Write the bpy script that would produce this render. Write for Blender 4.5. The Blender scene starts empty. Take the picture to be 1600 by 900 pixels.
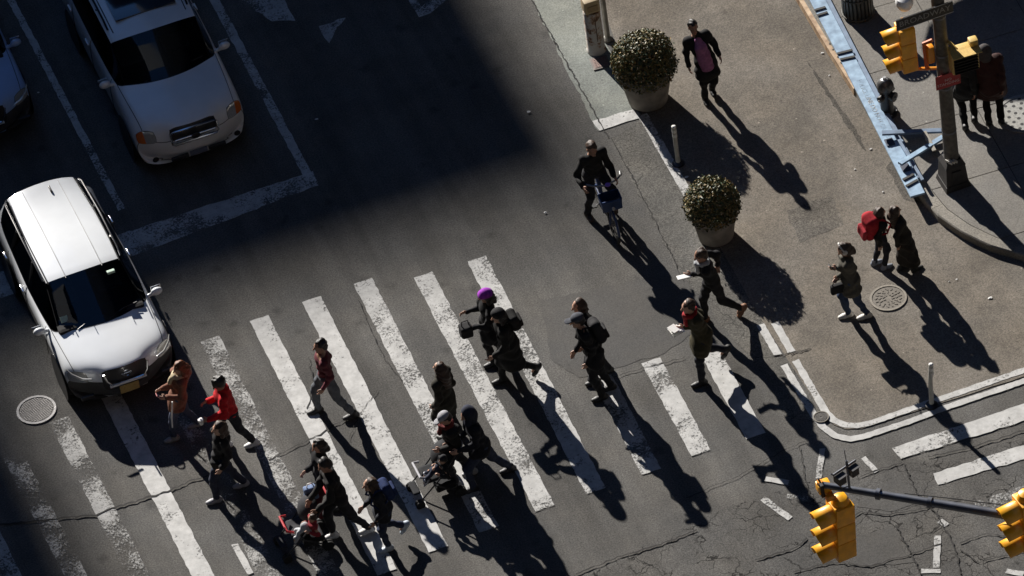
import bpy, bmesh, math, random
import numpy as np
from mathutils import Vector, Matrix
random.seed(7); RNG = np.random.default_rng(7)
C = bpy.context.scene.collection
SC = bpy.context.scene

# ------------------------------------------------------------------ camera
PITCH, ROLL, HEAD, FPX, DIST = 0.7574341, 0.1504336, 0.2516524, 10690.655, 110.0
_h = Vector((math.sin(HEAD), math.cos(HEAD), 0)); _z = Vector((0, 0, 1))
CF = _h*math.cos(PITCH) - _z*math.sin(PITCH)
_U0 = _h*math.sin(PITCH) + _z*math.cos(PITCH); _R0 = CF.cross(_U0)
CU = _U0*math.cos(ROLL) + _R0*math.sin(ROLL); CR = _R0*math.cos(ROLL) - _U0*math.sin(ROLL)
CP = -CF*DIST
cam = bpy.data.cameras.new('camera'); camo = bpy.data.objects.new('camera', cam); C.objects.link(camo)
cam.sensor_width = 36; cam.lens = 36*FPX/1600; cam.clip_start = 1; cam.clip_end = 3000
m = Matrix((CR, CU, -CF)).transposed().to_4x4(); m.translation = CP; camo.matrix_world = m
SC.camera = camo

# ------------------------------------------------------------------ light
SUN_EL, SUN_AZ = math.radians(26.2), math.radians(9.5)      # shadows run to -Y, a little to +X
SUNV = Vector((-math.sin(SUN_AZ)*math.cos(SUN_EL), math.cos(SUN_AZ)*math.cos(SUN_EL), math.sin(SUN_EL)))
sun = bpy.data.lights.new('sun', 'SUN'); sun.energy = 5.0; sun.angle = math.radians(0.6); sun.color = (1.0, 0.945, 0.875)
suno = bpy.data.objects.new('sun', sun); C.objects.link(suno)
suno.rotation_euler = SUNV.to_track_quat('Z', 'Y').to_euler()
W = bpy.data.worlds.new('World'); SC.world = W; W.use_nodes = True
nt = W.node_tree; sky = nt.nodes.new('ShaderNodeTexSky'); sky.sky_type = 'NISHITA'; sky.sun_disc = False
sky.sun_elevation = SUN_EL; sky.sun_rotation = -SUN_AZ; sky.air_density = 1.0; sky.dust_density = 0.0; sky.ozone_density = 8.0
nt.links.new(sky.outputs[0], nt.nodes['Background'].inputs[0]); nt.nodes['Background'].inputs[1].default_value = 0.078
SC.view_settings.view_transform = 'Standard'; SC.view_settings.look = 'None'
SC.view_settings.exposure = 0.92; SC.view_settings.gamma = 1

# ------------------------------------------------------------------ helpers
def at(px, py, z=0.0):
    d = CF + CR*((px-800)/FPX) + CU*((450-py)/FPX)
    return CP + d*((z-CP.z)/d.z)

MATS = {}
def mat(name, col, rough=.7, metal=0., var=.12, scale=30., bump=0., bscale=None, coat=0., spec=.5, col2=None, thr=None):
    if name in MATS: return MATS[name]
    M = bpy.data.materials.new(name); M.use_nodes = True; t = M.node_tree; b = t.nodes['Principled BSDF']
    b.inputs['Roughness'].default_value = rough; b.inputs['Metallic'].default_value = metal
    b.inputs['Coat Weight'].default_value = coat; b.inputs['Coat Roughness'].default_value = .08
    b.inputs['Specular IOR Level'].default_value = spec
    n = t.nodes.new('ShaderNodeTexNoise'); n.inputs['Scale'].default_value = scale; n.inputs['Detail'].default_value = 5
    g = t.nodes.new('ShaderNodeNewGeometry'); t.links.new(g.outputs['Position'], n.inputs['Vector'])
    r = t.nodes.new('ShaderNodeValToRGB')
    a = [max(0, c*(1-var)) for c in col]; bb = [min(1, c*(1+var)) for c in (col2 or col)]
    lo, hi = thr or (.3, .7)
    r.color_ramp.elements[0].position = lo; r.color_ramp.elements[1].position = hi
    r.color_ramp.elements[0].color = (*a, 1); r.color_ramp.elements[1].color = (*bb, 1)
    t.links.new(n.outputs[0], r.inputs[0]); t.links.new(r.outputs[0], b.inputs['Base Color'])
    if bump:
        n2 = t.nodes.new('ShaderNodeTexNoise'); n2.inputs['Scale'].default_value = bscale or scale*3; n2.inputs['Detail'].default_value = 4
        t.links.new(g.outputs['Position'], n2.inputs['Vector'])
        bp = t.nodes.new('ShaderNodeBump'); bp.inputs['Strength'].default_value = bump; bp.inputs['Distance'].default_value = .01
        t.links.new(n2.outputs[0], bp.inputs['Height']); t.links.new(bp.outputs[0], b.inputs['Normal'])
    MATS[name] = M; return M

def mesh_obj(name, verts, faces, material, parent=None, smooth=False, mats=None, fmat=None):
    me = bpy.data.meshes.new(name); me.from_pydata([tuple(v) for v in verts], [], faces)
    for mm in (mats or [material]): me.materials.append(mm)
    if fmat is not None: me.polygons.foreach_set('material_index', fmat)
    if smooth: me.polygons.foreach_set('use_smooth', [True]*len(me.polygons))
    me.update(); o = bpy.data.objects.new(name, me); C.objects.link(o)
    if parent: o.parent = parent
    return o

def tag(o, label=None, cat=None, group=None, kind=None):
    if label: o['label'] = label
    if cat: o['category'] = cat
    if group: o['group'] = group
    if kind: o['kind'] = kind
    return o

def thing(name, label, cat, loc=(0, 0, 0), rot=None, group=None):
    o = bpy.data.objects.new(name, None); C.objects.link(o); o.empty_display_size = .1
    o.location = loc
    if rot is not None: o.rotation_euler = rot if not isinstance(rot, (int, float)) else (0, 0, rot)
    return tag(o, label, cat, group)

class MB:
    """collects simple solids into one mesh"""
    def __init__(s): s.v = []; s.f = []
    def add(s, v, f):
        n = len(s.v); s.v += [Vector(x) for x in v]; s.f += [tuple(i+n for i in q) for q in f]; return s
    def box(s, c, size, M=None, bev=0.0):
        bm = bmesh.new(); bmesh.ops.create_cube(bm, size=1)
        for v in bm.verts: v.co = Vector((v.co.x*size[0], v.co.y*size[1], v.co.z*size[2]))
        if bev: bmesh.ops.bevel(bm, geom=bm.edges[:], offset=bev, segments=2, affect='EDGES', profile=.6)
        bm.verts.index_update()
        T = Matrix.Translation(c) @ (M.to_4x4() if M else Matrix())
        s.add([T @ v.co for v in bm.verts], [[v.index for v in f.verts] for f in bm.faces]); bm.free(); return s
    def tube(s, pts, r, n=8, caps=True):
        pts = [Vector(p) for p in pts]; rr = r if isinstance(r, (list, tuple)) else [r]*len(pts)
        base = len(s.v); up = None
        for i, p in enumerate(pts):
            d = (pts[min(i+1, len(pts)-1)] - pts[max(i-1, 0)]).normalized()
            if up is None: up = d.orthogonal().normalized()
            up = (up - d*up.dot(d)).normalized(); w = d.cross(up)
            for k in range(n):
                a = 2*math.pi*k/n; s.v.append(p + (up*math.cos(a) + w*math.sin(a))*rr[i])
        for i in range(len(pts)-1):
            for k in range(n):
                a = base+i*n+k; b = base+i*n+(k+1) % n; s.f.append((a, b, b+n, a+n))
        if caps:
            s.f.append(tuple(base+k for k in range(n))[::-1]); s.f.append(tuple(base+(len(pts)-1)*n+k for k in range(n)))
        return s
    def lathe(s, prof, n=24, M=None, cap=True):
        base = len(s.v); T = M or Matrix()
        for (r, z) in prof:
            for k in range(n):
                a = 2*math.pi*k/n; s.v.append(T @ Vector((r*math.cos(a), r*math.sin(a), z)))
        for i in range(len(prof)-1):
            for k in range(n):
                a = base+i*n+k; b = base+i*n+(k+1) % n; s.f.append((a, b, b+n, a+n))
        if cap:
            s.f.append(tuple(base+k for k in range(n))[::-1]); s.f.append(tuple(base+(len(prof)-1)*n+k for k in range(n)))
        return s
    def build(s, name, material, parent=None, smooth=False):
        o = mesh_obj(name, s.v, s.f, material, parent)
        if smooth:
            me = o.data; me.polygons.foreach_set('use_smooth', [True]*len(me.polygons))
            me.set_sharp_from_angle(angle=math.radians(38))
        return o

def text_mesh(name, body, size, M, material, parent, extrude=.002):
    cu = bpy.data.curves.new(name, 'FONT'); cu.body = body; cu.size = size; cu.align_x = 'CENTER'; cu.align_y = 'CENTER'; cu.extrude = extrude
    cu.resolution_u = 2
    o = bpy.data.objects.new('tmp', cu); C.objects.link(o)
    dg = bpy.context.evaluated_depsgraph_get(); me = bpy.data.meshes.new_from_object(o.evaluated_get(dg))
    bpy.data.objects.remove(o); bpy.data.curves.remove(cu)
    me.transform(M); me.materials.clear(); me.materials.append(material); me.name = name
    r = bpy.data.objects.new(name, me); C.objects.link(r); r.parent = parent; return r

def poly_area(p): return sum(p[i][0]*p[(i+1) % len(p)][1]-p[(i+1) % len(p)][0]*p[i][1] for i in range(len(p)))/2
def sheet(name, pts, z, material, parent=None, jag=0.0, step=.12):
    """flat ground sheet from outline points, its edge roughened a little"""
    pts = [(p[0], p[1]) for p in pts]
    if poly_area(pts) < 0: pts = pts[::-1]
    if jag:
        q = []
        for i in range(len(pts)):
            a = Vector(pts[i]); b = Vector(pts[(i+1) % len(pts)]); L = (b-a).length; n = max(1, int(L/step)); nn = Vector((-(b-a).y, (b-a).x))/max(L, 1e-6)
            for k in range(n): q.append(tuple(a.lerp(b, k/n) + nn*random.uniform(-jag, jag)))
        pts = q
    from mathutils.geometry import tessellate_polygon
    tri = tessellate_polygon([[Vector((x, y, 0)) for x, y in pts]])
    V = [Vector((x, y, z)) for x, y in pts]
    tri = [t if (V[t[1]]-V[t[0]]).cross(V[t[2]]-V[t[0]]).z > 0 else t[::-1] for t in tri]
    return mesh_obj(name, V, [tuple(t) for t in tri], material, parent)
# ------------------------------------------------------------------ ground materials
def asphalt(name, base, tint=(1, 1, 1), stain=.35, fine=.35, cracks=0.0, gum=0.0, speck=.5, drips=0.0):
    M = bpy.data.materials.new(name); M.use_nodes = True; t = M.node_tree; N = t.nodes; L = t.links; b = N['Principled BSDF']
    b.inputs['Roughness'].default_value = .92; b.inputs['Specular IOR Level'].default_value = .2
    g = N.new('ShaderNodeNewGeometry')
    def noise(sc, det=4, ro=.55, dist=0.):
        n = N.new('ShaderNodeTexNoise'); n.inputs['Scale'].default_value = sc; n.inputs['Detail'].default_value = det
        n.inputs['Roughness'].default_value = ro; n.inputs['Distortion'].default_value = dist; L.new(g.outputs['Position'], n.inputs['Vector']); return n.outputs[0]
    def mr(x, a, bb, c, d, clamp=True):
        q = N.new('ShaderNodeMapRange'); q.clamp = clamp; L.new(x, q.inputs[0])
        for i, v in enumerate((a, bb, c, d)): q.inputs[i+1].default_value = v
        return q.outputs[0]
    def mul(x, y):
        q = N.new('ShaderNodeMath'); q.operation = 'MULTIPLY'; L.new(x, q.inputs[0])
        if isinstance(y, float): q.inputs[1].default_value = y
        else: L.new(y, q.inputs[1])
        return q.outputs[0]
    v = mul(mr(noise(.45, 6, .6, .4), .3, .7, 1-stain, 1+stain*.6), mr(noise(3.2, 5, .65), .3, .7, 1-stain*.35, 1+stain*.3))
    v = mul(v, mr(noise(38, 3, .75), .32, .68, 1-fine*1.25, 1+fine*1.25))
    v = mul(v, mr(noise(150, 2, .6), .35, .65, 1-fine*.7, 1+fine*.7))
    sp = mr(noise(95, 1, .5), .66, .74, 0, speck)
    q = N.new('ShaderNodeMath'); q.operation = 'ADD'; q.inputs[1].default_value = 1; L.new(sp, q.inputs[0]); v = mul(v, q.outputs[0])
    h = noise(120, 3, .7)
    if drips:
        vd = N.new('ShaderNodeTexVoronoi'); vd.inputs['Scale'].default_value = 1.6; wv = N.new('ShaderNodeVectorMath'); wv.operation = 'ADD'; nn_ = N.new('ShaderNodeTexNoise'); nn_.inputs['Scale'].default_value = 9; nn_.inputs['Detail'].default_value = 4
        L.new(g.outputs['Position'], nn_.inputs['Vector']); sc_ = N.new('ShaderNodeVectorMath'); sc_.operation = 'SCALE'; sc_.inputs['Scale'].default_value = .22; L.new(nn_.outputs['Color'], sc_.inputs[0]); L.new(g.outputs['Position'], wv.inputs[0]); L.new(sc_.outputs[0], wv.inputs[1]); L.new(wv.outputs[0], vd.inputs['Vector'])
        v = mul(v, mr(vd.outputs['Distance'], .06, .2, 1-drips, 1.))
        st_ = N.new('ShaderNodeMapping'); st_.inputs['Scale'].default_value = (1.9, .12, 1); L.new(g.outputs['Position'], st_.inputs['Vector']); n3 = N.new('ShaderNodeTexNoise'); n3.inputs['Scale'].default_value = 1.0; n3.inputs['Detail'].default_value = 5; n3.inputs['Roughness'].default_value = .6; L.new(st_.outputs[0], n3.inputs['Vector'])
        v = mul(v, mr(n3.outputs[0], .35, .65, 1-drips*.7, 1+drips*.5))
    if gum:
        vo = N.new('ShaderNodeTexVoronoi'); vo.inputs['Scale'].default_value = 4.2; vo.inputs['Randomness'].default_value = 1; L.new(g.outputs['Position'], vo.inputs['Vector'])
        v = mul(v, mr(vo.outputs['Distance'], .05, .09, 1-gum, 1.))
        vo2 = N.new('ShaderNodeTexVoronoi'); vo2.inputs['Scale'].default_value = 2.9; L.new(g.outputs['Position'], vo2.inputs['Vector'])
        v = mul(v, mr(vo2.outputs['Distance'], .035, .06, 1+gum*2.2, 1.))
    if cracks:
        mp = N.new('ShaderNodeVectorMath'); mp.operation = 'ADD'; nz = N.new('ShaderNodeTexNoise'); nz.inputs['Scale'].default_value = 2.5; nz.inputs['Detail'].default_value = 5
        L.new(g.outputs['Position'], nz.inputs['Vector']); sc = N.new('ShaderNodeVectorMath'); sc.operation = 'SCALE'; sc.inputs['Scale'].default_value = .55
        L.new(nz.outputs['Color'], sc.inputs[0]); L.new(g.outputs['Position'], mp.inputs[0]); L.new(sc.outputs[0], mp.inputs[1])
        for s_, w in ((1.3, .018), (3.4, .03)):
            vo = N.new('ShaderNodeTexVoronoi'); vo.feature = 'DISTANCE_TO_EDGE'; vo.inputs['Scale'].default_value = s_; L.new(mp.outputs[0], vo.inputs['Vector'])
            line = mr(vo.outputs['Distance'], w*.4, w, 1., 0.)
            mask = mul(line, mr(noise(.9 if s_ < 2 else 1.6, 3), .47, .58, 0., cracks))
            q = N.new('ShaderNodeMath'); q.operation = 'SUBTRACT'; q.inputs[0].default_value = 1; L.new(mask, q.inputs[1]); v = mul(v, q.outputs[0])
            h = mul(h, q.outputs[0])
    c = N.new('ShaderNodeVectorMath'); c.operation = 'SCALE'; c.inputs[0].default_value = [base*x for x in tint]; L.new(v, c.inputs['Scale'])
    # a little hue drift
    hue = N.new('ShaderNodeMix'); hue.data_type = 'RGBA'; hue.blend_type = 'MULTIPLY'; hue.inputs[7].default_value = (1.05, 1.0, .93, 1)
    L.new(mr(noise(.8, 4), .35, .7, 0., .8), hue.inputs[0]); L.new(c.outputs[0], hue.inputs[6]); L.new(hue.outputs[2], b.inputs['Base Color'])
    bp = N.new('ShaderNodeBump'); bp.inputs['Strength'].default_value = .55; bp.inputs['Distance'].default_value = .012
    L.new(h, bp.inputs['Height']); L.new(bp.outputs[0], b.inputs['Normal'])
    MATS[name] = M; return M

def worn_paint(name, col, wear, scale=16., streak=True):
    """road paint that has gone in patches down to the asphalt beneath it"""
    M = bpy.data.materials.new(name); M.use_nodes = True; t = M.node_tree; N = t.nodes; L = t.links; b = N['Principled BSDF']; out = N['Material Output']
    b.inputs['Roughness'].default_value = .75
    g = N.new('ShaderNodeNewGeometry')
    def noise(sc, det=5, ro=.6):
        n = N.new('ShaderNodeTexNoise'); n.inputs['Scale'].default_value = sc; n.inputs['Detail'].default_value = det; n.inputs['Roughness'].default_value = ro
        L.new(g.outputs['Position'], n.inputs['Vector']); return n.outputs[0]
    a = N.new('ShaderNodeMath'); a.operation = 'ADD'; L.new(noise(scale, 6, .72), a.inputs[0])
    m2 = N.new('ShaderNodeMath'); m2.operation = 'MULTIPLY'; m2.inputs[1].default_value = .95; L.new(noise(1.5, 4), m2.inputs[0]); L.new(m2.outputs[0], a.inputs[1])
    r = N.new('ShaderNodeMapRange'); L.new(a.outputs[0], r.inputs[0])
    th = .64 + wear*.64
    r.inputs[1].default_value = th-.08; r.inputs[2].default_value = th+.10
    tr = N.new('ShaderNodeBsdfTransparent'); mx = N.new('ShaderNodeMixShader')
    L.new(r.outputs[0], mx.inputs[0]); L.new(tr.outputs[0], mx.inputs[1]); L.new(b.outputs[0], mx.inputs[2]); L.new(mx.outputs[0], out.inputs[0])
    cr = N.new('ShaderNodeValToRGB'); cr.color_ramp.elements[0].position = .3; cr.color_ramp.elements[1].position = .65
    cr.color_ramp.elements[0].color = (*[c*.62 for c in col], 1); cr.color_ramp.elements[1].color = (*col, 1)
    L.new(noise(5., 6, .7), cr.inputs[0]); L.new(cr.outputs[0], b.inputs['Base Color'])
    MATS[name] = M; return M

A_ROAD = asphalt('asphalt_road', .104, (1, .985, .95), .30, .36, drips=.3)
A_OLD = asphalt('asphalt_cracked', .10, (1, .985, .955), .36, .38, cracks=.85, drips=.2)
A_PATCH = asphalt('asphalt_patch', .09, (1, .99, .97), .18, .2)
A_ROUGH = asphalt('asphalt_rough', .112, (1, .98, .92), .45, .45, cracks=.45)
A_PLAZA = asphalt('plaza_gravel', .168, (1, .91, .79), .36, .3, gum=.4, drips=.16)
A_GREEN = asphalt('green_lane_paint', .25, (.93, 1.0, .93), .35, .25, gum=.25)
CONC = asphalt('sidewalk_concrete', .2, (1, .97, .91), .25, .2, gum=.35)
CONC2 = asphalt('kerb_stone_grey', .24, (1, .96, .87), .25, .25)
P_GOOD = worn_paint('road_paint', (.50, .50, .49), .22, 24)
P_MED = worn_paint('road_paint_scuffed', (.48, .48, .47), .37, 30)
P_OLD = worn_paint('road_paint_worn', (.42, .42, .41), .575, 34)
P_GONE = worn_paint('road_paint_nearly_gone', (.38, .38, .37), .68, 34)
CRACK = mat('crack_tar', (.018, .017, .016), .9, var=.4)

def resample(P, step):
    out = [P[0].copy()]; acc = 0
    for a, b in zip(P, P[1:]):
        L = (b-a).length; t = step-acc
        while t < L: out.append(a.lerp(b, t/L)); t += step
        acc = (acc+L) % step
    return out
# ------------------------------------------------------------------ ground
road = tag(sheet('road', [(-400, -400), (400, -400), (400, 400), (-400, 400)], 0, A_ROAD), kind='structure')
def px(*pts): return [at(x, y) for x, y in pts]
def on_road(name, pts, z, m, jag=0.012, step=.12):
    o = sheet(name, pts, z, m, road, jag, step); return o

# asphalt patches and areas
on_road('asphalt_patch', px((845, 470), (1075, 420), (1085, 520), (1040, 552), (905, 590), (860, 560)), .004, A_PATCH, .03)
on_road('asphalt_patch', px((1120, 800), (1240, 755), (1600, 690), (1700, 760), (1640, 1000), (880, 1000), (880, 920)), .004, A_OLD, .05, .3)
on_road('asphalt_patch', px((1352, 770), (1405, 745), (1435, 782), (1400, 800), (1340, 790)), .008, A_PATCH, .03)
on_road('asphalt_patch', px((1335, 840), (1395, 822), (1425, 880), (1330, 886)), .0085, A_PATCH, .03)
on_road('asphalt_patch', px((957, 216), (1001, 186), (1092, 330), (1190, 500), (1285, 655), (1240, 660), (1105, 470), (1060, 430)), .0072, A_ROUGH, .05, .2)
on_road('green_lane', px((735, -190), (830, -190), (1000, 180), (935, 205)), .006, A_GREEN, .03)

plaza_pts = px((845, -190), (930, -20), (1003, 178), (1075, 300), (1190, 500), (1290, 652)) 
plaza_pts += px((1303, 664), (1322, 671), (1348, 670), (1600, 589), (1900, 493), (1900, 200), (1700, -300), (1200, -250))
plaza = tag(sheet('plaza', plaza_pts, .010, A_PLAZA, None, .008, .25), kind='structure')

for pts_, m_ in ((((1262, 96), (1302, 150), (1345, 215), (1352, 238), (1318, 190), (1280, 130)), 'plaza_kerb_grime'), (((1396, 250), (1420, 300), (1440, 318), (1412, 312), (1385, 262)), 'plaza_kerb_grime'),
                 (((1228, 330), (1300, 305), (1318, 352), (1250, 380)), 'plaza_repair')):
    if m_ not in MATS: asphalt(m_, .085 if 'grime' in m_ else .138, (1, .93, .83), .5, .5, gum=.3)
    mesh = sheet('plaza_patch', px(*pts_), .0122, MATS[m_], plaza, .02, .1)

# paint: crosswalk bars
def bar(a, b, w, m, z=.014, name='crosswalk_bar', skew=0.0, jag=.009):
    A = at(*a); B = at(*b); d = (B-A).normalized(); n = Vector((-d.y, d.x, 0))*w/2
    return on_road(name, [A-n, A+n, B+n, B-n], z, m, jag, .1)
BARS = [((-64, 735), (60, 990), P_MED), ((20, 712), (150, 960), P_OLD), ((92, 656), (250, 965), P_OLD), ((166, 604), (340, 945), P_GOOD),
        ((246, 560), (446, 950), P_GONE), ((328, 530), (528, 925), P_OLD), ((405, 498), (605, 895), P_GOOD), ((487, 468), (685, 859), P_GOOD),
        ((567, 440), (764, 828), P_MED), ((661, 430), (852, 795), P_MED), ((745, 405), (931, 768), P_MED), ((930, 570), (1018, 738), P_MED),
        ((1017, 564), (1096, 709), P_MED), ((1108, 548), (1181, 682), P_GOOD)]
for a, b, m_ in BARS: bar(a, b, .32, m_)
# stop line and lane lines in the shade
on_road('stop_line', px((-60, 445), (192, 365), (489, 268), (496, 291), (217, 397), (-60, 487)), .012, P_MED, .02)
bar((-25, -80), (190, 328), .12, P_MED, .012, 'lane_line'); bar((250, -160), (488, 287), .15, P_MED, .0125, 'lane_line')
on_road('turn_arrow', px((375, -2), (440, -8), (463, 33), (425, 33), (400, 18)), .012, P_MED, .02)
on_road('turn_arrow', px((497, 42), (540, 28), (524, 48), (513, 68)), .012, P_MED, .02)
on_road('turn_arrow', px((636, -6), (648, -6), (658, 12), (690, -12), (700, -2), (672, 22), (655, 28)), .012, P_MED, .02)
on_road('lane_end_bar', px((925, 190), (990, 171), (1003, 184), (938, 206)), .012, P_GOOD, .02)
# double white line round the plaza
def ribbon(name, pix, w, m, z=.016):
    P = [at(*p) for p in pix]; P = resample(P, .06) + [P[-1]]; l = []; r = []
    for i, p in enumerate(P):
        d = (P[min(i+1, len(P)-1)]-P[max(i-1, 0)]).normalized(); n = Vector((-d.y, d.x, 0))*w/2; l.append(p-n); r.append(p+n)
    V = []
    for p_, q_ in zip(l, r):
        j_ = Vector((random.uniform(-.006, .006), random.uniform(-.006, .006), 0)); V += [Vector((p_.x, p_.y, z))+j_, Vector((q_.x, q_.y, z))-j_]
    return mesh_obj(name, V, [(2*i, 2*i+1, 2*i+3, 2*i+2) for i in range(len(l)-1)], m, road)
ribbon('plaza_line', [(1188, 508), (1216, 556)], .125, P_GOOD); ribbon('plaza_line', [(1211, 505), (1237, 551)], .125, P_GOOD)
ribbon('plaza_line', [(1225, 571), (1272, 650), (1286, 668), (1305, 682), (1328, 687), (1350, 683), (1420, 660), (1480, 637), (1610, 593), (1760, 545)], .115, P_GOOD)
ribbon('plaza_line', [(1243, 564), (1290, 644), (1302, 657), (1320, 665), (1340, 666), (1360, 662), (1440, 634), (1500, 614), (1610, 576), (1760, 527)], .115, P_GOOD)
ribbon('plaza_line', [(1004, 180), (1028, 222), (1064, 285), (1078, 310)], .16, P_MED)
# the other crosswalk
on_road('crosswalk_bar', px((1394, 701), (1600, 632), (1760, 580), (1770, 604), (1608, 656), (1408, 718)), .015, P_GOOD, .016)
on_road('crosswalk_bar', px((1457, 741), (1600, 696), (1760, 645), (1770, 668), (1608, 716), (1466, 759)), .015, P_GOOD, .016)
on_road('crosswalk_bar', px((1522, 786), (1600, 759), (1760, 707), (1770, 730), (1608, 782), (1530, 800)), .015, P_OLD, .016)
for a, b, w in (((1285, 702), (1279, 748), .09), ((1196, 749), (1232, 755), .10), ((1192, 780), (1235, 811), .11), ((1230, 776), (1262, 780), .09),
                ((1349, 716), (1370, 738), .09), ((1465, 838), (1463, 888), .10), ((1440, 893), (1470, 893), .09), ((1572, 893), (1600, 898), .1), ((1468, 814), (1480, 822), .1)):
    bar(a, b, w, P_MED, .0155, 'guide_dash')
on_road('paint_corner', px((362, 852), (372, 850), (396, 896), (388, 900)), .0165, P_MED, .012)

# cracks, as shallow tar-dark seams
def crack(pix, w=.02, seed=0):
    rnd = random.Random(seed); P = [at(*p) for p in pix]; Q = [P[0]]
    for a, b in zip(P, P[1:]):
        n = max(2, int((b-a).length/.06)); d = (b-a).normalized(); nn = Vector((-d.y, d.x, 0))
        for k in range(1, n+1): Q.append(a.lerp(b, k/n) + nn*rnd.uniform(-.018, .018))
    l = []; r = []
    for i, p in enumerate(Q):
        d = (Q[min(i+1, len(Q)-1)]-Q[max(i-1, 0)]).normalized(); n = Vector((-d.y, d.x, 0))*w*rnd.uniform(.25, .75); l.append(p-n); r.append(p+n)
    V = [v+Vector((0, 0, .021)) for pr in zip(l, r) for v in pr]
    return mesh_obj('crack', V, [(2*i, 2*i+1, 2*i+3, 2*i+2) for i in range(len(Q)-1)], CRACK, road)
for i, (p, w) in enumerate([([(-10, 822), (90, 812), (150, 806), (175, 796), (230, 779), (262, 769), (300, 752), (326, 744)], .028),
        ([(420, 720), (455, 702), (500, 680), (540, 655)], .022), ([(482, 560), (490, 600), (480, 640)], .014),
        ([(900, 898), (960, 874), (1020, 856), (1090, 830)], .024), ([(1070, 780), (1160, 742), (1230, 702), (1262, 690)], .012),
        ([(1345, 746), (1380, 733), (1410, 725)], .02), ([(1328, 815), (1345, 800), (1385, 806), (1440, 797), (1500, 780)], .02),
        ([(1180, 876), (1240, 858), (1262, 842)], .03), ([(1400, 822), (1420, 860), (1440, 898)], .022), ([(1412, 725), (1432, 770), (1460, 800), (1490, 850), (1502, 898)], .022),
        ([(1240, 895), (1300, 880), (1360, 886), (1440, 862), (1470, 850)], .022), ([(1500, 850), (1540, 835), (1600, 842)], .022), ([(1500, 860), (1530, 880), (1600, 862)], .018),
        ([(1180, 560), (1240, 552), (1268, 545)], .012), ([(960, 590), (1010, 575), (1070, 560)], .014), ([(1236, 556), (1250, 551), (1262, 548)], .012),
        ([(955, 216), (1000, 300), (1052, 405), (1068, 440)], .012), ([(830, 0), (880, 90), (950, 215)], .016), ([(1450, 715), (1520, 700), (1600, 674)], .025), ([(560, 470), (600, 560), (630, 600)], .01),
        ([(590, 610), (560, 650), (545, 690)], .01), ([(1250, 700), (1256, 740), (1270, 790)], .012)]):
    crack(p, w, i)

# kerb and sidewalk
KH = .15
kerb_px = [(1105, -240), (1170, -125), (1246, 4), (1290, 78), (1345, 165), (1390, 238), (1436, 312), (1462, 345), (1500, 372), (1545, 394), (1600, 410), (1700, 430), (1900, 470)]
kp = [at(*p) for p in kerb_px]
kr = resample(kp, .19)
def kn(P, i):
    d = (P[min(i+1, len(P)-1)]-P[max(i-1, 0)]).normalized(); return Vector((-d.y, d.x, 0))   # to the left of travel = inland
sidewalk = thing('sidewalk', None, None); sidewalk['kind'] = 'structure'
ORANGE = mat('kerb_steel_facing', (.36, .21, .11), .7, var=.35, scale=8, col2=(.42, .31, .2))
seg = 9
for s0 in range(0, len(kr)-1, seg):
    idx = list(range(s0, min(s0+seg, len(kr)-1)+1)); V = []; F = []
    for q, i in enumerate(idx):
        p = kr[i]; n = kn(kr, i)
        if q == 0 and s0 > 0: p = p + (kr[i+1]-p).normalized()*.006
        for off, z in ((0, -.05), (.012, KH-.02), (.03, KH), (.21, KH), (.21, -.05)): V.append(p+n*off+Vector((0, 0, z)))
    for q in range(len(idx)-1):
        for k in range(4): a = q*5+k; F.append((a, a+5, a+6, a+1))
    F.append((0, 1, 2, 3, 4)); e = (len(idx)-1)*5; F.append((e+4, e+3, e+2, e+1, e))
    o = mesh_obj('kerb_stone', V, F, CONC2, sidewalk)
# steel facing on the straight part of the kerb
st = [i for i in range(len(kr)-1) if kr[i].y > at(1338, 155).y]
V = []; F = []
for i in st:
    n = kn(kr, i); p = kr[i]
    for off, z in ((-.01, 0), (-.006, KH+.004), (.07, KH+.004), (.07, KH-.02)): V.append(p+n*off+Vector((0, 0, z)))
for q in range(len(st)-1):
    for k in range(3): a = q*4+k; F.append((a, a+4, a+5, a+1))
F += [(0, 1, 2, 3), tuple((len(st)-1)*4+k for k in (3, 2, 1, 0))]
mesh_obj('kerb_facing', V, F, ORANGE, sidewalk)['label'] = 'rusty orange edge strip along the kerb'
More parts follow.
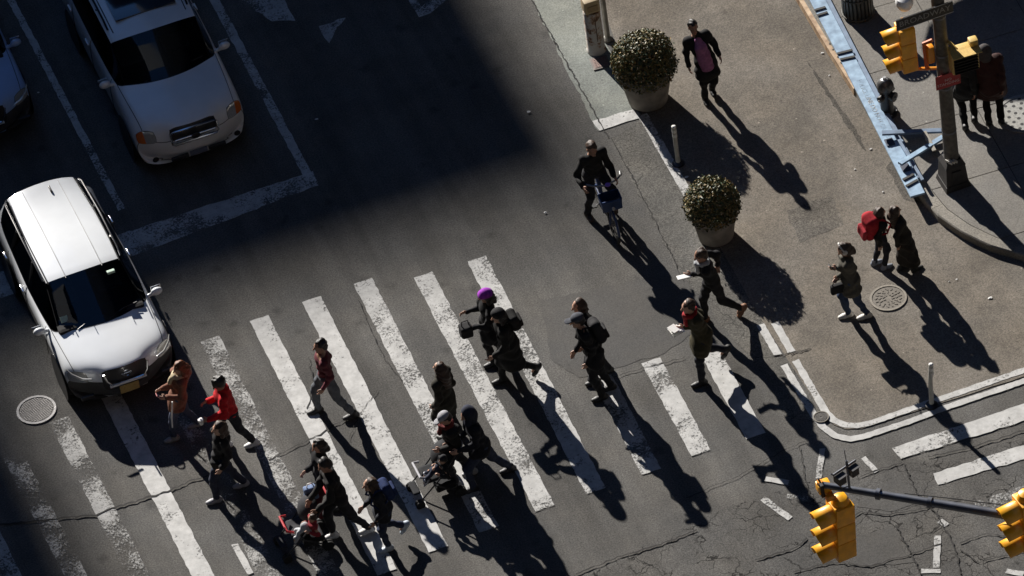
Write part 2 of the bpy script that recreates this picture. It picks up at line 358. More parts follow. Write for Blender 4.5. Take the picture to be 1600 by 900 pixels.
# slabs clipped to the kerb line
inner = [kr[i]+kn(kr, i)*.222 for i in range(len(kr))]
region = [(v.x, v.y) for v in inner] + [(30, inner[-1].y), (30, inner[0].y+1)]
def clip_half(poly, a, b, c):     # keep a*x+b*y<=c
    out = []
    for i in range(len(poly)):
        p, q = poly[i], poly[(i+1) % len(poly)]; dp = a*p[0]+b*p[1]-c; dq = a*q[0]+b*q[1]-c
        if dp <= 0: out.append(p)
        if dp*dq < 0: t = dp/(dp-dq); out.append((p[0]+(q[0]-p[0])*t, p[1]+(q[1]-p[1])*t))
    return out
sheet('slab_bed', region, KH-.02, mat('joint_dirt', (.06, .055, .05), .95, var=.3), sidewalk)
SL = 1.52; ang = math.radians(-3)
ca, sa = math.cos(ang), math.sin(ang)
o0 = at(1440, 312)
for i in range(-2, 9):
    for j in range(-5, 9):
        g = .008
        q = [(i*SL+g, j*SL+g), ((i+1)*SL-g, j*SL+g), ((i+1)*SL-g, (j+1)*SL-g), (i*SL+g, (j+1)*SL-g)]
        R_ = [(p[0]*ca-p[1]*sa+o0.x, p[0]*sa+p[1]*ca+o0.y) for p in q]
        poly = region if poly_area(region) > 0 else region[::-1]
        for k in range(4):
            a_, b_ = R_[k], R_[(k+1) % 4]; nx, ny = (b_[1]-a_[1]), -(b_[0]-a_[0])
            poly = clip_half(poly, nx, ny, nx*a_[0]+ny*a_[1])
            if len(poly) < 3: break
        if len(poly) < 3 or abs(poly_area(poly)) < .02: continue
        zz = KH-.004+random.uniform(-.003, .003); n = len(poly)
        V = [(x, y, zz) for x, y in poly]+[(x, y, zz-.04) for x, y in poly]
        mesh_obj('slab', V, [tuple(range(n))]+[(k, k+n, (k+1) % n+n, (k+1) % n) for k in range(n)], CONC, sidewalk)

# ------------------------------------------------------------------ buildings round the junction (out of frame; the first pair casts the big shadows, the rest are raised to block sky light)
FACADE = None
def facade(name, wall, glass, sx, sz):
    M = bpy.data.materials.new(name); M.use_nodes = True; t = M.node_tree; N = t.nodes; L = t.links; b = N['Principled BSDF']
    g = N.new('ShaderNodeNewGeometry'); s = N.new('ShaderNodeSeparateXYZ'); L.new(g.outputs['Position'], s.inputs[0])
    ad = N.new('ShaderNodeMath'); ad.operation = 'ADD'; L.new(s.outputs[0], ad.inputs[0]); L.new(s.outputs[1], ad.inputs[1])
    cb = N.new('ShaderNodeCombineXYZ'); L.new(ad.outputs[0], cb.inputs[0]); L.new(s.outputs[2], cb.inputs[1])
    br = N.new('ShaderNodeTexBrick'); br.offset = 0; br.inputs['Scale'].default_value = 1; br.inputs['Brick Width'].default_value = sx; br.inputs['Row Height'].default_value = sz
    br.inputs['Mortar Size'].default_value = .75; br.inputs['Color1'].default_value = (*glass, 1); br.inputs['Color2'].default_value = (*[x*1.5 for x in glass], 1); br.inputs['Mortar'].default_value = (*wall, 1)
    L.new(cb.outputs[0], br.inputs['Vector']); L.new(br.outputs[0], b.inputs['Base Color']); b.inputs['Roughness'].default_value = .6
    return M
FB = facade('facade_brick', (.04, .036, .036), (.02, .022, .025), 3.2, 3.6)
FS = facade('facade_stone', (.034, .038, .046), (.02, .022, .025), 2.8, 3.4)
ROOFM = mat('roof_tar', (.05, .05, .05), .9)
def building(x0, x1, y0, y1, h, m_, label):
    b = thing('office_building', label, 'building', ((x0+x1)/2, (y0+y1)/2, 0), group='tall buildings round the junction')
    w, d = x1-x0, y1-y0
    MB().box((0, 0, h/2), (w, d, h)).build('wall', m_, b)
    p = MB()
    for sx in (-1, 1): p.box((sx*(w/2-.2), 0, h+.45), (.4, d, .9))
    for sy in (-1, 1): p.box((0, sy*(d/2-.2), h+.45), (w-.8, .4, .9))
    p.build('parapet', m_, b); MB().box((0, 0, h+.05), (w-.8, d-.8, .1)).build('roof', ROOFM, b)
HA, HB = 60.0, 72.0
def roof_corner(sx, sy, h):  # where a roof corner stands whose shadow falls at (sx, sy)
    L = (h+.9)/math.tan(SUN_EL); return sx - L*math.sin(SUN_AZ), sy + L*math.cos(SUN_AZ)
xa, ya = roof_corner(2.15, 1.5, HA); xb, yb = roof_corner(-7.95, -12, HB)
building(xb+.3, xa, ya, ya+36, HA, FB, 'brick office block up the avenue with a low parapet')
building(-51, xb, yb, yb+40, HB, FS, 'tall stone office block beside the brick block up the avenue')
building(15, 45, -98, 120, 140, FS, 'unseen long stone block on the right, made tall to block sky light')
building(-100, -50.8, -9, 84, 118, FB, 'unseen brick tower set back on the left, made tall to block sky light')
building(-100, -28, -98, -10, 120, FB, 'unseen brick block on the near left corner, raised to block sky light')
building(-100, -51.5, 85, 160, 118, FS, 'unseen stone tower added at the far left corner to block sky light')
building(-70, 70, -150, -100, 170, FS, 'unseen stone tower across the side street, raised to block sky light')
building(-8, 60, 125, 165, 130, FB, 'unseen brick tower far up the avenue, raised to block sky light')

# ------------------------------------------------------------------ signed-distance bodies
class Sdf:
    """soft union of tapered limbs and ellipsoids, polygonised into one continuous mesh"""
    def __init__(s): s.p = []
    def cap(s, a, b, ra, rb, k=.025, ax=None, f=1.0): s.p.append(('c', np.array(a, float), np.array(b, float), ra, rb, k, None if ax is None else np.array(ax, float), f)); return s
    def ell(s, c, r, R=None, k=.025): s.p.append(('e', np.array(c, float), np.array(r, float), np.eye(3) if R is None else np.array(R, float), 0, k, None, 1)); return s
    def box(s, c, h, R=None, rad=.03, k=.02): s.p.append(('b', np.array(c, float), np.array(h, float), np.eye(3) if R is None else np.array(R, float), rad, k, None, 1)); return s
    def mesh(s, res, noise=0.0, seed=0, fq=1.0):
        lo = []; hi = []
        for p in s.p:
            if p[0] == 'c':
                r = max(p[3], p[4])*max(1, p[7]); lo.append(np.minimum(p[1], p[2])-r); hi.append(np.maximum(p[1], p[2])+r)
            else:
                r = np.abs(p[3].T) @ (p[2] + (p[4] if p[0] == 'b' else 0)) if p[0] == 'b' else np.full(3, p[2].max()); lo.append(p[1]-r); hi.append(p[1]+r)
        pad = 3*res+noise; L0 = np.min(lo, 0)-pad; H0 = np.max(hi, 0)+pad
        n = np.ceil((H0-L0)/res).astype(int)+1; F = np.full(n, 1.0)
        for p, l, h in zip(s.p, lo, hi):
            k = p[5]; mg = max(k*1.2, 2.5*res)
            i0 = np.maximum(0, np.floor((l-mg-L0)/res).astype(int)); i1 = np.minimum(n, np.ceil((h+mg-L0)/res).astype(int)+1)
            X, Y, Z = np.meshgrid(*[L0[d]+res*np.arange(i0[d], i1[d]) for d in range(3)], indexing='ij'); P = np.stack([X, Y, Z], -1)
            if p[0] == 'c':
                a, b, ra, rb, ax, f = p[1], p[2], p[3], p[4], p[6], p[7]; q = P-a; ba = b-a
                if ax is not None: q = q + ax*((q @ ax)*(1/f-1))[..., None]; ba = ba + ax*(ba @ ax)*(1/f-1)
                t = np.clip((q @ ba)/max(ba @ ba, 1e-9), 0, 1); d = np.linalg.norm(q-t[..., None]*ba, axis=-1)-(ra+(rb-ra)*t)
            elif p[0] == 'e':
                q = (P-p[1]) @ p[3].T; k0 = np.linalg.norm(q/p[2], axis=-1); k1 = np.linalg.norm(q/p[2]**2, axis=-1); d = k0*(k0-1)/np.maximum(k1, 1e-6)
            else:
                q = np.abs((P-p[1]) @ p[3].T)-(p[2]-p[4]); d = np.linalg.norm(np.maximum(q, 0), axis=-1)+np.minimum(q.max(-1), 0)-p[4]
            sl = tuple(slice(i0[d_], i1[d_]) for d_ in range(3)); A = F[sl]; hh = np.clip(.5+.5*(A-d)/k, 0, 1); F[sl] = A*(1-hh)+d*hh-k*hh*(1-hh)
        if noise:
            ph = np.random.default_rng(seed).uniform(0, 6.28, 8)
            X, Y, Z = np.meshgrid(*[(L0[d]+res*np.arange(n[d]))*fq for d in range(3)], indexing='ij')
            w = np.sin(9*X+7*Z+ph[0])+np.sin(11*Y-6*Z+ph[1])
            F = F + noise*(np.sin(26*Z+10*X+1.8*w+ph[2])*.6+np.sin(17*Y+19*X-14*Z+1.5*w+ph[3])*.55+np.sin(48*Z+22*Y+2*w+ph[4])*.25)
        F[0] = F[-1] = 1; F[:, 0] = F[:, -1] = 1; F[:, :, 0] = F[:, :, -1] = 1
        In = F < 0; cid = []; pos = []; cells_n = n-1; orient = []
        for axis in range(3):
            s0 = [slice(None)]*3; s1 = [slice(None)]*3; s0[axis] = slice(0, -1); s1[axis] = slice(1, None)
            a, b = In[tuple(s0)], In[tuple(s1)]; ii = np.argwhere(a != b)
            if not len(ii): continue
            fa = F[tuple(s0)][tuple(ii.T)]; fb = F[tuple(s1)][tuple(ii.T)]; t = fa/(fa-fb)
            pt = ii.astype(float); pt[:, axis] += t; u, v = (axis+1) % 3, (axis+2) % 3
            quad = []
            for du, dv in ((0, 0), (1, 0), (1, 1), (0, 1)):
                c = ii.copy(); c[:, u] -= du; c[:, v] -= dv; quad.append((c[:, 0]*cells_n[1]+c[:, 1])*cells_n[2]+c[:, 2])
            cid.append(np.stack(quad, 1)); pos.append(np.repeat(pt[:, None, :], 4, 1)); orient.append(fa < 0)
        cid = np.concatenate(cid); pos = np.concatenate(pos); orient = np.concatenate(orient)
        un, inv = np.unique(cid.ravel(), return_inverse=True); inv = inv.ravel(); cnt = np.bincount(inv)
        pp = pos.reshape(-1, 3); V = np.stack([np.bincount(inv, pp[:, d])/cnt for d in range(3)], 1)*res+L0
        Q = inv.reshape(-1, 4).copy(); Q[~orient] = Q[~orient][:, ::-1]
        return V, Q
    def obj(s, name, material, parent, res, noise=0.0, seed=0, mats=None, regions=None, fq=1.0):
        V, Q = s.mesh(res, noise, seed, fq); me = bpy.data.meshes.new(name)
        me.vertices.add(len(V)); me.vertices.foreach_set('co', V.ravel()); me.loops.add(len(Q)*4); me.loops.foreach_set('vertex_index', Q.ravel().astype(np.int32))
        me.polygons.add(len(Q)); me.polygons.foreach_set('loop_start', np.arange(0, len(Q)*4, 4, dtype=np.int32))
        me.polygons.foreach_set('use_smooth', np.ones(len(Q), bool))
        for mm in (mats or [material]): me.materials.append(mm)
        if regions:
            ctr = V[Q].mean(1); mi = np.zeros(len(Q), np.int32)
            for i, c, r in regions: mi[np.linalg.norm(ctr-np.array(c), axis=1) < r] = i
            me.polygons.foreach_set('material_index', mi)
        me.update(calc_edges=True); o = bpy.data.objects.new(name, me); C.objects.link(o); o.parent = parent; return o

def cloth(col, rough=.85, name=None, var=.25):
    k = name or 'cloth_%02x%02x%02x' % tuple(int(255*min(1, c)) for c in col)
    return mat(k, col, rough, var=var, scale=22, bump=.25, bscale=240, spec=.3)
SKINS = {'light': mat('skin_light', (.46, .27, .19), .55, var=.08, scale=40), 'mid': mat('skin_mid', (.33, .18, .12), .55, var=.08, scale=40), 'dark': mat('skin_dark', (.14, .07, .045), .5, var=.08, scale=40)}
EYE = mat('eye_dark', (.03, .025, .02), .3); LIP = mat('lip', (.32, .12, .1), .5)
HAIR = {'black': mat('hair_black', (.012, .01, .009), .45, var=.5, scale=90, bump=.4), 'brown': mat('hair_brown', (.045, .024, .014), .5, var=.5, scale=90, bump=.4),
        'auburn': mat('hair_auburn', (.15, .05, .016), .5, var=.5, scale=90, bump=.4), 'grey': mat('hair_grey', (.10, .09, .085), .5, var=.4, scale=90, bump=.4)}
BLACK = (.014, .014, .016); NAVY = (.018, .022, .04); JEANS = (.045, .07, .13)
RIGHT = Vector
def v3(a): return np.array([a[0], a[1], a[2]], float)
def nrm(a): return a/max(1e-9, np.linalg.norm(a))
def ik(a, b, l1, l2, pole):
    d = b-a; L = np.linalg.norm(d); m = (l1+l2)*.998
    if L > m: b = a+d*(m/L); d = b-a; L = m
    x = (l1*l1-l2*l2+L*L)/(2*L); h = math.sqrt(max(l1*l1-x*x, 1e-6)); u = d/L; p = pole-u*(pole@u); return a+u*x+nrm(p)*h, b

PEOPLE = []
def person(label, feet, head, face=(-1, 0), H=1.70, top=('jacket', BLACK), bottom=BLACK, shoe=(.02, .02, .02), hair=('short', 'black'), skin='light',
           arms=((.12, .03, .5), (-.15, .03, .5)), look=(0., 0.), hat=None, build=1.0, hem=None, hood=None, scarf=None, pelvis=None, base_z=0.0, shirt=None, group='people walking over the junction', seat=None, maxlean=.42, puff=.0):
    s = H/1.72; f = Vector((face[0], face[1], 0)).normalized(); r = f.cross(Vector((0, 0, 1)))
    fw = [at(a, b, l+base_z) for a, b, l in feet]; org = (fw[0]+fw[1])/2; org.z = base_z
    rz = math.atan2(-f.x, f.y)
    P = thing('person', label, 'person', org, rz, group)
    def loc(w): d = w-org; return np.array([d.dot(r), d.dot(f), d.z])
    FL = [loc(w) for w in fw]; FL.sort(key=lambda q: q[0])
    for q, sg in zip(FL, (-1, 1)):
        if abs(q[0]) < .07 or q[0]*sg < 0: q[0] = sg*.075
        q[0] = sg*min(abs(q[0]), .2)
    th, shn = .245*H, .25*H
    hip0 = np.array([0, (FL[0][1]+FL[1][1])/2, .53*H]) if pelvis is None else np.array(pelvis, float)
    ank = [q+np.array([0, -.05*s, .085*s]) for q in FL]
    if pelvis is None:
        for _ in range(4):
            hd = loc(at(head[0], head[1], hip0[2]+.41*H)); hip0[1] = (FL[0][1]+FL[1][1])/2+np.clip(hd[1]*.25, -.05, .12)
            z = 9
            for q, sg in zip(ank, (-1, 1)):
                dx = q[:2]-(hip0[:2]+np.array([sg*.085*s, 0])); z = min(z, q[2]+math.sqrt(max((.992*(th+shn))**2-dx@dx, .09)))
            hip0[2] = min(z, .53*H)
    hz = .415*H
    off = np.zeros(2)
    for _ in range(3):
        hd = loc(at(head[0], head[1], base_z+hip0[2]+math.sqrt(max(hz**2-off@off, .05)))); off = hd[:2]-hip0[:2]
        off[1] = np.clip(off[1], -.08, maxlean); off[0] = np.clip(off[0], -.12, .12)
    hc = hip0+np.array([off[0], off[1], math.sqrt(hz**2-off@off)])
    raw = hd[:2]-hip0[:2]
    PEOPLE.append((label[:40], 'lean %.2f side %.2f stride %.2f hip %.2f' % (raw[1], raw[0], FL[1][1]-FL[0][1], hip0[2])))
    sp = nrm(hc-hip0)
    neck = hip0+(hc-hip0)*.74; chest = hip0+(hc-hip0)*.52; wst = hip0+(hc-hip0)*.25
    X = np.array([1., 0, 0]); Fw = nrm(np.cross(sp, X)); 
    if Fw[1] < 0: Fw = -Fw
    X = nrm(np.cross(Fw, sp)); tw = .18*np.sign(FL[0][1]-FL[1][1])*min(1, abs(FL[0][1]-FL[1][1])/.5)
    Xs = nrm(X*math.cos(tw)+Fw*math.sin(tw)); RT = np.stack([X, Fw, sp])
    sw = (.163 if build >= 1 else .148)*s*min(build, 1.1)
    sho = [neck-sp*.035*s+Xs*sg*sw for sg in (-1, 1)]
    elb = []; wri = []
    ua, fa = .172*H, .150*H
    for i, sg in enumerate((-1, 1)):
        a = arms[i]
        if a[0] == 'abs': tgt = np.array(a[1], float)
        elif a[0] == 'px': w = at(a[1], a[2], a[3]); tgt = loc(w)
        else: tgt = sho[i]+np.array([sg*a[1], a[0], -a[2]])*s
        e, w = ik(sho[i], tgt, ua, fa, np.array([sg*.18, -1, -.25])); elb.append(e); wri.append(w)
    hips = [hip0+np.array([sg*.085*s, 0, 0]) for sg in (-1, 1)]
    kne = []
    for i in range(2):
        e, w = ik(hips[i], ank[i], th, shn, np.array([.08*(-1, 1)[i], 1, .15])); kne.append(e); ank[i] = w
    # head frame
    yaw, pit = look
    hf = np.array([math.sin(yaw)*math.cos(pit), math.cos(yaw)*math.cos(pit), math.sin(pit)]); hx = nrm(np.cross(hf, [0, 0, 1])); hu = np.cross(hx, hf); HR = np.stack([hx, hf, hu])
    def hp(x, y, z): return hc+(hx*x+hf*y+hu*z)*s
    B = Sdf()
    B.ell(hp(0, -.012, .03), np.array([.073, .093, .092])*s, HR).ell(hp(0, .022, -.045), np.array([.056, .066, .072])*s, HR, .03)
    B.ell(hp(0, .066, -.098), np.array([.026, .022, .02])*s, HR, .02).cap(hp(0, .088, .012), hp(0, .112, -.03), .010*s, .016*s, .012)
    for sg in (-1, 1):
        B.ell(hp(sg*.075, -.01, -.012), np.array([.012, .022, .033])*s, HR, .008); B.cap(hp(sg*.015, .082, .03), hp(sg*.05, .070, .028), .011*s, .009*s, .012)
    B.cap(neck-sp*.03*s, hp(0, -.018, -.06), .058*s, .052*s, .03)
    B.ell(chest, np.array([.15, .1, .17])*s*[build, build, 1], RT, .05).ell(wst, np.array([.13, .092, .13])*s*[build, build, 1], RT, .05).ell(hip0, np.array([.155, .105, .12])*s*[build, build, 1], None, .05)
    for i, sg in enumerate((-1, 1)):
        B.cap(neck-sp*.02*s, sho[i], .05*s, .052*s, .04).cap(sho[i], elb[i], .052*s, .04*s).cap(elb[i], wri[i], .04*s, .027*s)
        B.cap(hips[i], kne[i], .085*s, .055*s, .04).cap(kne[i], ank[i], .054*s, .038*s)
        toe = ank[i]+np.array([0, .10, -.055])*s
        if ank[i][2] > .15*s: toe = ank[i]+np.array([0, .06, -.09])*s
        B.cap(ank[i], toe, .034*s, .018*s)
        # hand: palm, four fingers bent by different amounts, thumb from the side of the palm
        d = nrm(wri[i]-elb[i]); pn = nrm(np.cross(d, [0, 1, .01])*1.0 if abs(d[1]) < .9 else np.array([-sg, 0, -.3])); pn = pn-d*(pn@d); pn = nrm(pn)
        if pn[0]*sg > 0: pn = -pn
        sd = np.cross(d, pn)
        if sd[1]+.3*sd[2] < 0: sd = -sd
        pc = wri[i]+d*.05*s; B.ell(pc, np.array([.04, .048, .017])*s, np.stack([sd, d, pn]), .015)
        for q in range(4):
            b0 = pc+(sd*(.028-.0185*q)+d*.036)*s; ln = (.036, .041, .038, .03)[q]*s; cu = .45+.12*q
            m1 = b0+(d*math.cos(cu*.6)+pn*math.sin(cu*.6))*ln; m2 = m1+(d*math.cos(cu*1.7)+pn*math.sin(cu*1.7))*ln*.85
            B.cap(b0, m1, .0098*s, .009*s, .006).cap(m1, m2, .009*s, .0075*s, .004)
        t0 = pc+(sd*.032-d*.022)*s; t1 = t0+(sd*.026+d*.026+pn*.008)*s; B.cap(t0, t1, .0125*s, .0105*s, .012).cap(t1, t1+(d*.03+pn*.008-sd*.002)*s, .0105*s, .0085*s, .006)
    regs = [(1, hp(sg*.032, .082, .012), .011*s) for sg in (-1, 1)]+[(2, hp(sg*.012, .083, -.066), .013*s) for sg in (-1, 1)]
    sd_ = len(PEOPLE)
    B.obj('body', None, P, .0105, mats=[SKINS[skin], EYE, LIP], regions=regs)
    kind, col = top[0], top[1]; cm = cloth(col, top[2] if len(top) > 2 else .85); fat = {'sweater': .006, 'jacket': .014, 'coat': .018, 'puffer': .028}[kind]+puff
    J = Sdf(); bl = [build, build, 1]
    J.ell(chest, (np.array([.155, .108, .175])+fat)*s*bl, RT, .05).ell(wst, (np.array([.142, .102, .14])+fat)*s*bl, RT, .05).ell(hip0+sp*.03*s, (np.array([.155, .11, .12])+fat)*s*bl, None, .05)
    for i in range(2):
        J.cap(neck-sp*.04*s, sho[i], (.058+fat*.8)*s, (.055+fat)*s, .05).cap(sho[i], elb[i], (.056+fat)*s, (.045+fat*.9)*s, .03)
        J.cap(elb[i], wri[i]-nrm(wri[i]-elb[i])*.015*s, (.045+fat*.9)*s, (.032+fat*.7)*s, .03)
    J.cap(neck-sp*.05*s, neck+sp*.03*s, (.062+fat*.5)*s, (.058+fat*.35)*s, .03)
    if hem:
        hc_ = np.zeros(3); tt = [np.clip((hip0[2]-hem)/max(.05, hip0[2]-kne[i][2]), 0, 1) for i in range(2)]
        mids = [hips[i]+(kne[i]-hips[i])*tt[i] for i in range(2)]
        if hem < min(kne[0][2], kne[1][2]): mids = [m_+(ank[i]-kne[i])*np.clip((kne[i][2]-hem)/(kne[i][2]-ank[i][2]), 0, 1) for i, m_ in enumerate(mids)]
        cc = (mids[0]+mids[1])/2; cc[2] = hem+.05
        J.cap(hip0, cc, (.125+fat)*s*build, (.14+fat)*s*build, .05, X, 1.32)
        for m_ in mids: J.cap((hip0+hips[0]+hips[1])/3, [m_[0], m_[1], max(m_[2], hem+.05)], (.10+fat)*s, (.095+fat)*s, .07)
    if hood == 'down': J.ell(neck-Fw*.075*s+sp*.025*s, np.array([.11, .075, .07])*s, RT, .03)
    J.obj({'sweater': 'sweater', 'jacket': 'jacket', 'coat': 'coat', 'puffer': 'jacket'}[kind], cm, P, .0135, .0125 if kind != 'puffer' else .015, sd_)
    if shirt:
        S2 = Sdf(); fo = .125+fat
        S2.cap(neck+Fw*(.07+fat)*s-sp*.03*s, chest+Fw*fo*s, .05*s, .075*s, .04, X, 1.25).cap(chest+Fw*fo*s, wst+Fw*(fo-.01)*s, .075*s, .085*s, .04, X, 1.35).cap(wst+Fw*(fo-.01)*s, hip0+np.array([0, fo-.01, -.06]), .085*s, .09*s, .04, X, 1.35)
        S2.obj('shirt', cloth(shirt), P, .0135, .006, sd_+50)
    T = Sdf()
    T.ell(hip0-np.array([0, 0, .02]), np.array([.168, .122, .11])*s*bl, None, .05)
    for i in range(2): T.cap(hips[i], kne[i], .1*s, .072*s, .04).cap(kne[i], ank[i]-nrm(ank[i]-kne[i])*.02*s, .07*s, .055*s, .03)
    T.obj('trousers', cloth(bottom), P, .0135, .0105, sd_+100)
    sm = mat('shoe_%02x%02x%02x' % tuple(int(255*c) for c in shoe), shoe, .55, var=.15)
    for i in range(2):
        S = Sdf(); a = ank[i]
        if a[2] > .15*s+base_z*0:
            d = nrm(np.array([0, .55, -.8])); n = nrm(np.array([0, .8, .55]))
        else: d = np.array([0, 1., 0]); n = np.array([0, 0, 1.])
        h_ = a-n*.048*s-d*.05*s; tq = a-n*.052*s+d*.16*s
        S.cap(h_, tq-d*.07*s, .042*s, .042*s, .02, np.array([1., 0, 0]), 1.15).cap(tq-d*.07*s, tq, .043*s, .032*s, .02, np.array([1., 0, 0]), 1.25).cap(h_+d*.03*s, a+n*.02*s, .05*s, .054*s, .03)
        S.obj('shoe', sm, P, .0125)
    hm = HAIR[hair[1]]
    if hair[0] != 'none':
        Hh = Sdf(); Hh.ell(hp(0, -.028, .045), np.array([.083, .095, .092])*s, HR)
        Hh.ell(hp(0, -.06, -.005), np.array([.078, .06, .085])*s, HR, .03)
        if hair[0] in ('long', 'bob'):
            for sg in (-1, 1): Hh.cap(hp(sg*.07, -.005, .03), hp(sg*.082, -.02, -.12), .026*s, .03*s, .03)
            Hh.cap(hp(0, -.07, 0), hp(0, -.085, -.13), .075*s, .07*s, .04)
            if hair[0] == 'long': Hh.cap(hp(0, -.09, -.1), neck-Fw*.10*s-sp*.16*s, .085*s, .06*s, .05, X, 1.3)
        if hair[0] == 'bun': Hh.ell(hp(0, -.12, .07), np.array([.045, .045, .045])*s, HR, .02)
        if hair[0] == 'bushy': Hh.ell(hp(0, -.035, .045), np.array([.105, .115, .105])*s, HR, .03)
        Hh.obj('hair', hm, P, .0115, .009, sd_+20, fq=2.1)
    if hat:
        hk, hcol = hat; Q = Sdf(); cmh = cloth(hcol)
        if hk == 'beanie': Q.ell(hp(0, -.018, .068), np.array([.092, .108, .085])*s, HR).cap(hp(0, -.1, .04), hp(0, .08, .055), .03*s, .03*s, .06, hx, 2.6)
        elif hk == 'cap': Q.ell(hp(0, -.015, .075), np.array([.09, .108, .068])*s, HR).ell(hp(0, .125, .055), np.array([.07, .075, .012])*s, HR, .012)
        elif hk == 'hood': Q.ell(hp(0, -.04, .02), np.array([.115, .115, .135])*s, HR).cap(hp(0, -.04, -.06), neck+sp*.01, .10*s, .10*s, .05)
        elif hk == 'muff':
            Q.ell(hp(-.085, -.005, 0), np.array([.03, .05, .05])*s, HR, .01).ell(hp(.085, -.005, 0), np.array([.03, .05, .05])*s, HR, .01)
            pts = [hp(.09*math.cos(t), -.005, .03+.125*math.sin(t)) for t in np.linspace(0, math.pi, 9)]
            for a_, b_ in zip(pts, pts[1:]): Q.cap(a_, b_, .014, .014, .01)
        elif hk == 'wool': Q.ell(hp(0, -.018, .06), np.array([.1, .115, .1])*s, HR)
        Q.obj({'beanie': 'beanie', 'cap': 'cap', 'hood': 'hood', 'muff': 'ear_muffs', 'wool': 'beanie'}[hk], cmh, P, .012, .004 if hk in ('hood', 'wool') else 0, sd_)
    if scarf:
        Q = Sdf()
        for a0 in np.linspace(0, 2*math.pi, 13)[:-1]:
            a1 = a0+2*math.pi/12; f1 = lambda a: neck+(X*math.cos(a)*.085+Fw*(math.sin(a)*.085+.01)+sp*.035)*s
            Q.cap(f1(a0), f1(a1), .036*s, .036*s, .02)
        Q.cap(neck+(Fw*.11+sp*.02)*s, chest+(Fw*(.135+fat))*s, .036*s, .032*s, .02, X, 1.4)
        Q.obj('scarf', cloth(scarf), P, .012, .01, sd_+5)
    Mw = Matrix.Translation(org) @ Matrix.Rotation(rz, 4, 'Z')
    bpy.context.view_layer.update()
    def wpt(p): return Mw @ Vector(p)
    return dict(P=P, M=Mw, rz=rz, org=org, chest=chest, neck=neck, sp=sp, X=X, F=Fw, wri=wri, elb=elb, hip=hip0, hc=hc, wst=wst, s=s, w=wpt, fat=fat, RT=RT, hp=hp)

def backpack(p, col, label, size=(.15, .085, .2), off=0.0, col2=None, up=0.0):
    c = p['chest']-p['F']*(.1+p['fat']+size[1]+off)*p['s']+p['sp']*(.02+up)
    t = thing('backpack', label, 'backpack', p['org'], p['rz'], 'backpacks worn by walkers'); cm = cloth(col)
    Sdf().box(c, size, p['RT'], min(size)*.85).obj('bag', cm, t, .0135, .006, 3)
    Sdf().box(c-p['F']*(size[1]+.015)-p['sp']*size[2]*.35, (size[0]*.75, .035, size[2]*.45), p['RT'], .025).obj('pocket', cloth(col2 or col), t, .0135, .003, 4)
    for sg in (-1, 1):
        mb = MB(); a = c+p['X']*sg*.09+p['sp']*size[2]*.8+p['F']*size[1]*.6
        pts = [a, p['neck']+p['X']*sg*.10-p['sp']*.0+p['F']*-.02+p['sp']*.075, p['chest']+p['X']*sg*.11+p['F']*(.125+p['fat']), p['wst']+p['X']*sg*.15+p['F']*.06, c-p['sp']*size[2]*.8+p['X']*sg*.1+p['F']*size[1]]
        mb.tube([Vector(q) for q in pts], .018, 6).build('strap', cm, t, True)
    return t

# ------------------------------------------------------------------ cars
PAINT_PEARL = mat('paint_white_pearl', (.76, .79, .82), .24, var=.03, scale=3, coat=.6)
PAINT_SILVER = mat('paint_pale_silver', (.80, .80, .80), .3, var=.04, scale=3, coat=.5)
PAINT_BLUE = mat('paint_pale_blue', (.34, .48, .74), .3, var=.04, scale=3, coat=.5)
TRIM = mat('black_trim', (.016, .016, .018), .45); CHROME = mat('chrome', (.72, .72, .72), .18, 1., var=.04)
RUBBER = mat('tyre_rubber', (.02, .02, .02), .85); RIM = mat('wheel_alloy', (.4, .4, .4), .35, .8)
LAMP = mat('headlamp_glass', (.88, .88, .84), .06, .6, var=.12, scale=60, coat=1.); AMBER = mat('amber_lens', (.62, .14, .015), .2, var=.2, scale=60, coat=.8); REDL = mat('red_lens', (.45, .015, .015), .2)
def glass_mat():
    M = bpy.data.materials.new('car_glass'); M.use_nodes = True; t = M.node_tree; N = t.nodes; L = t.links
    tr = N.new('ShaderNodeBsdfTransparent'); tr.inputs[0].default_value = (.34, .38, .44, 1); gl = N.new('ShaderNodeBsdfGlossy'); gl.inputs['Roughness'].default_value = .03; gl.inputs[0].default_value = (.9, .95, 1, 1)
    fr = N.new('ShaderNodeFresnel'); fr.inputs[0].default_value = 1.5; mx = N.new('ShaderNodeMixShader'); L.new(fr.outputs[0], mx.inputs[0]); L.new(tr.outputs[0], mx.inputs[1]); L.new(gl.outputs[0], mx.inputs[2]); L.new(mx.outputs[0], N['Material Output'].inputs[0]); return M
GLASS = glass_mat()
SEATM = mat('seat_grey', (.10, .10, .10), .8); CABIN = mat('cabin_dark', (.016, .016, .018), .9)

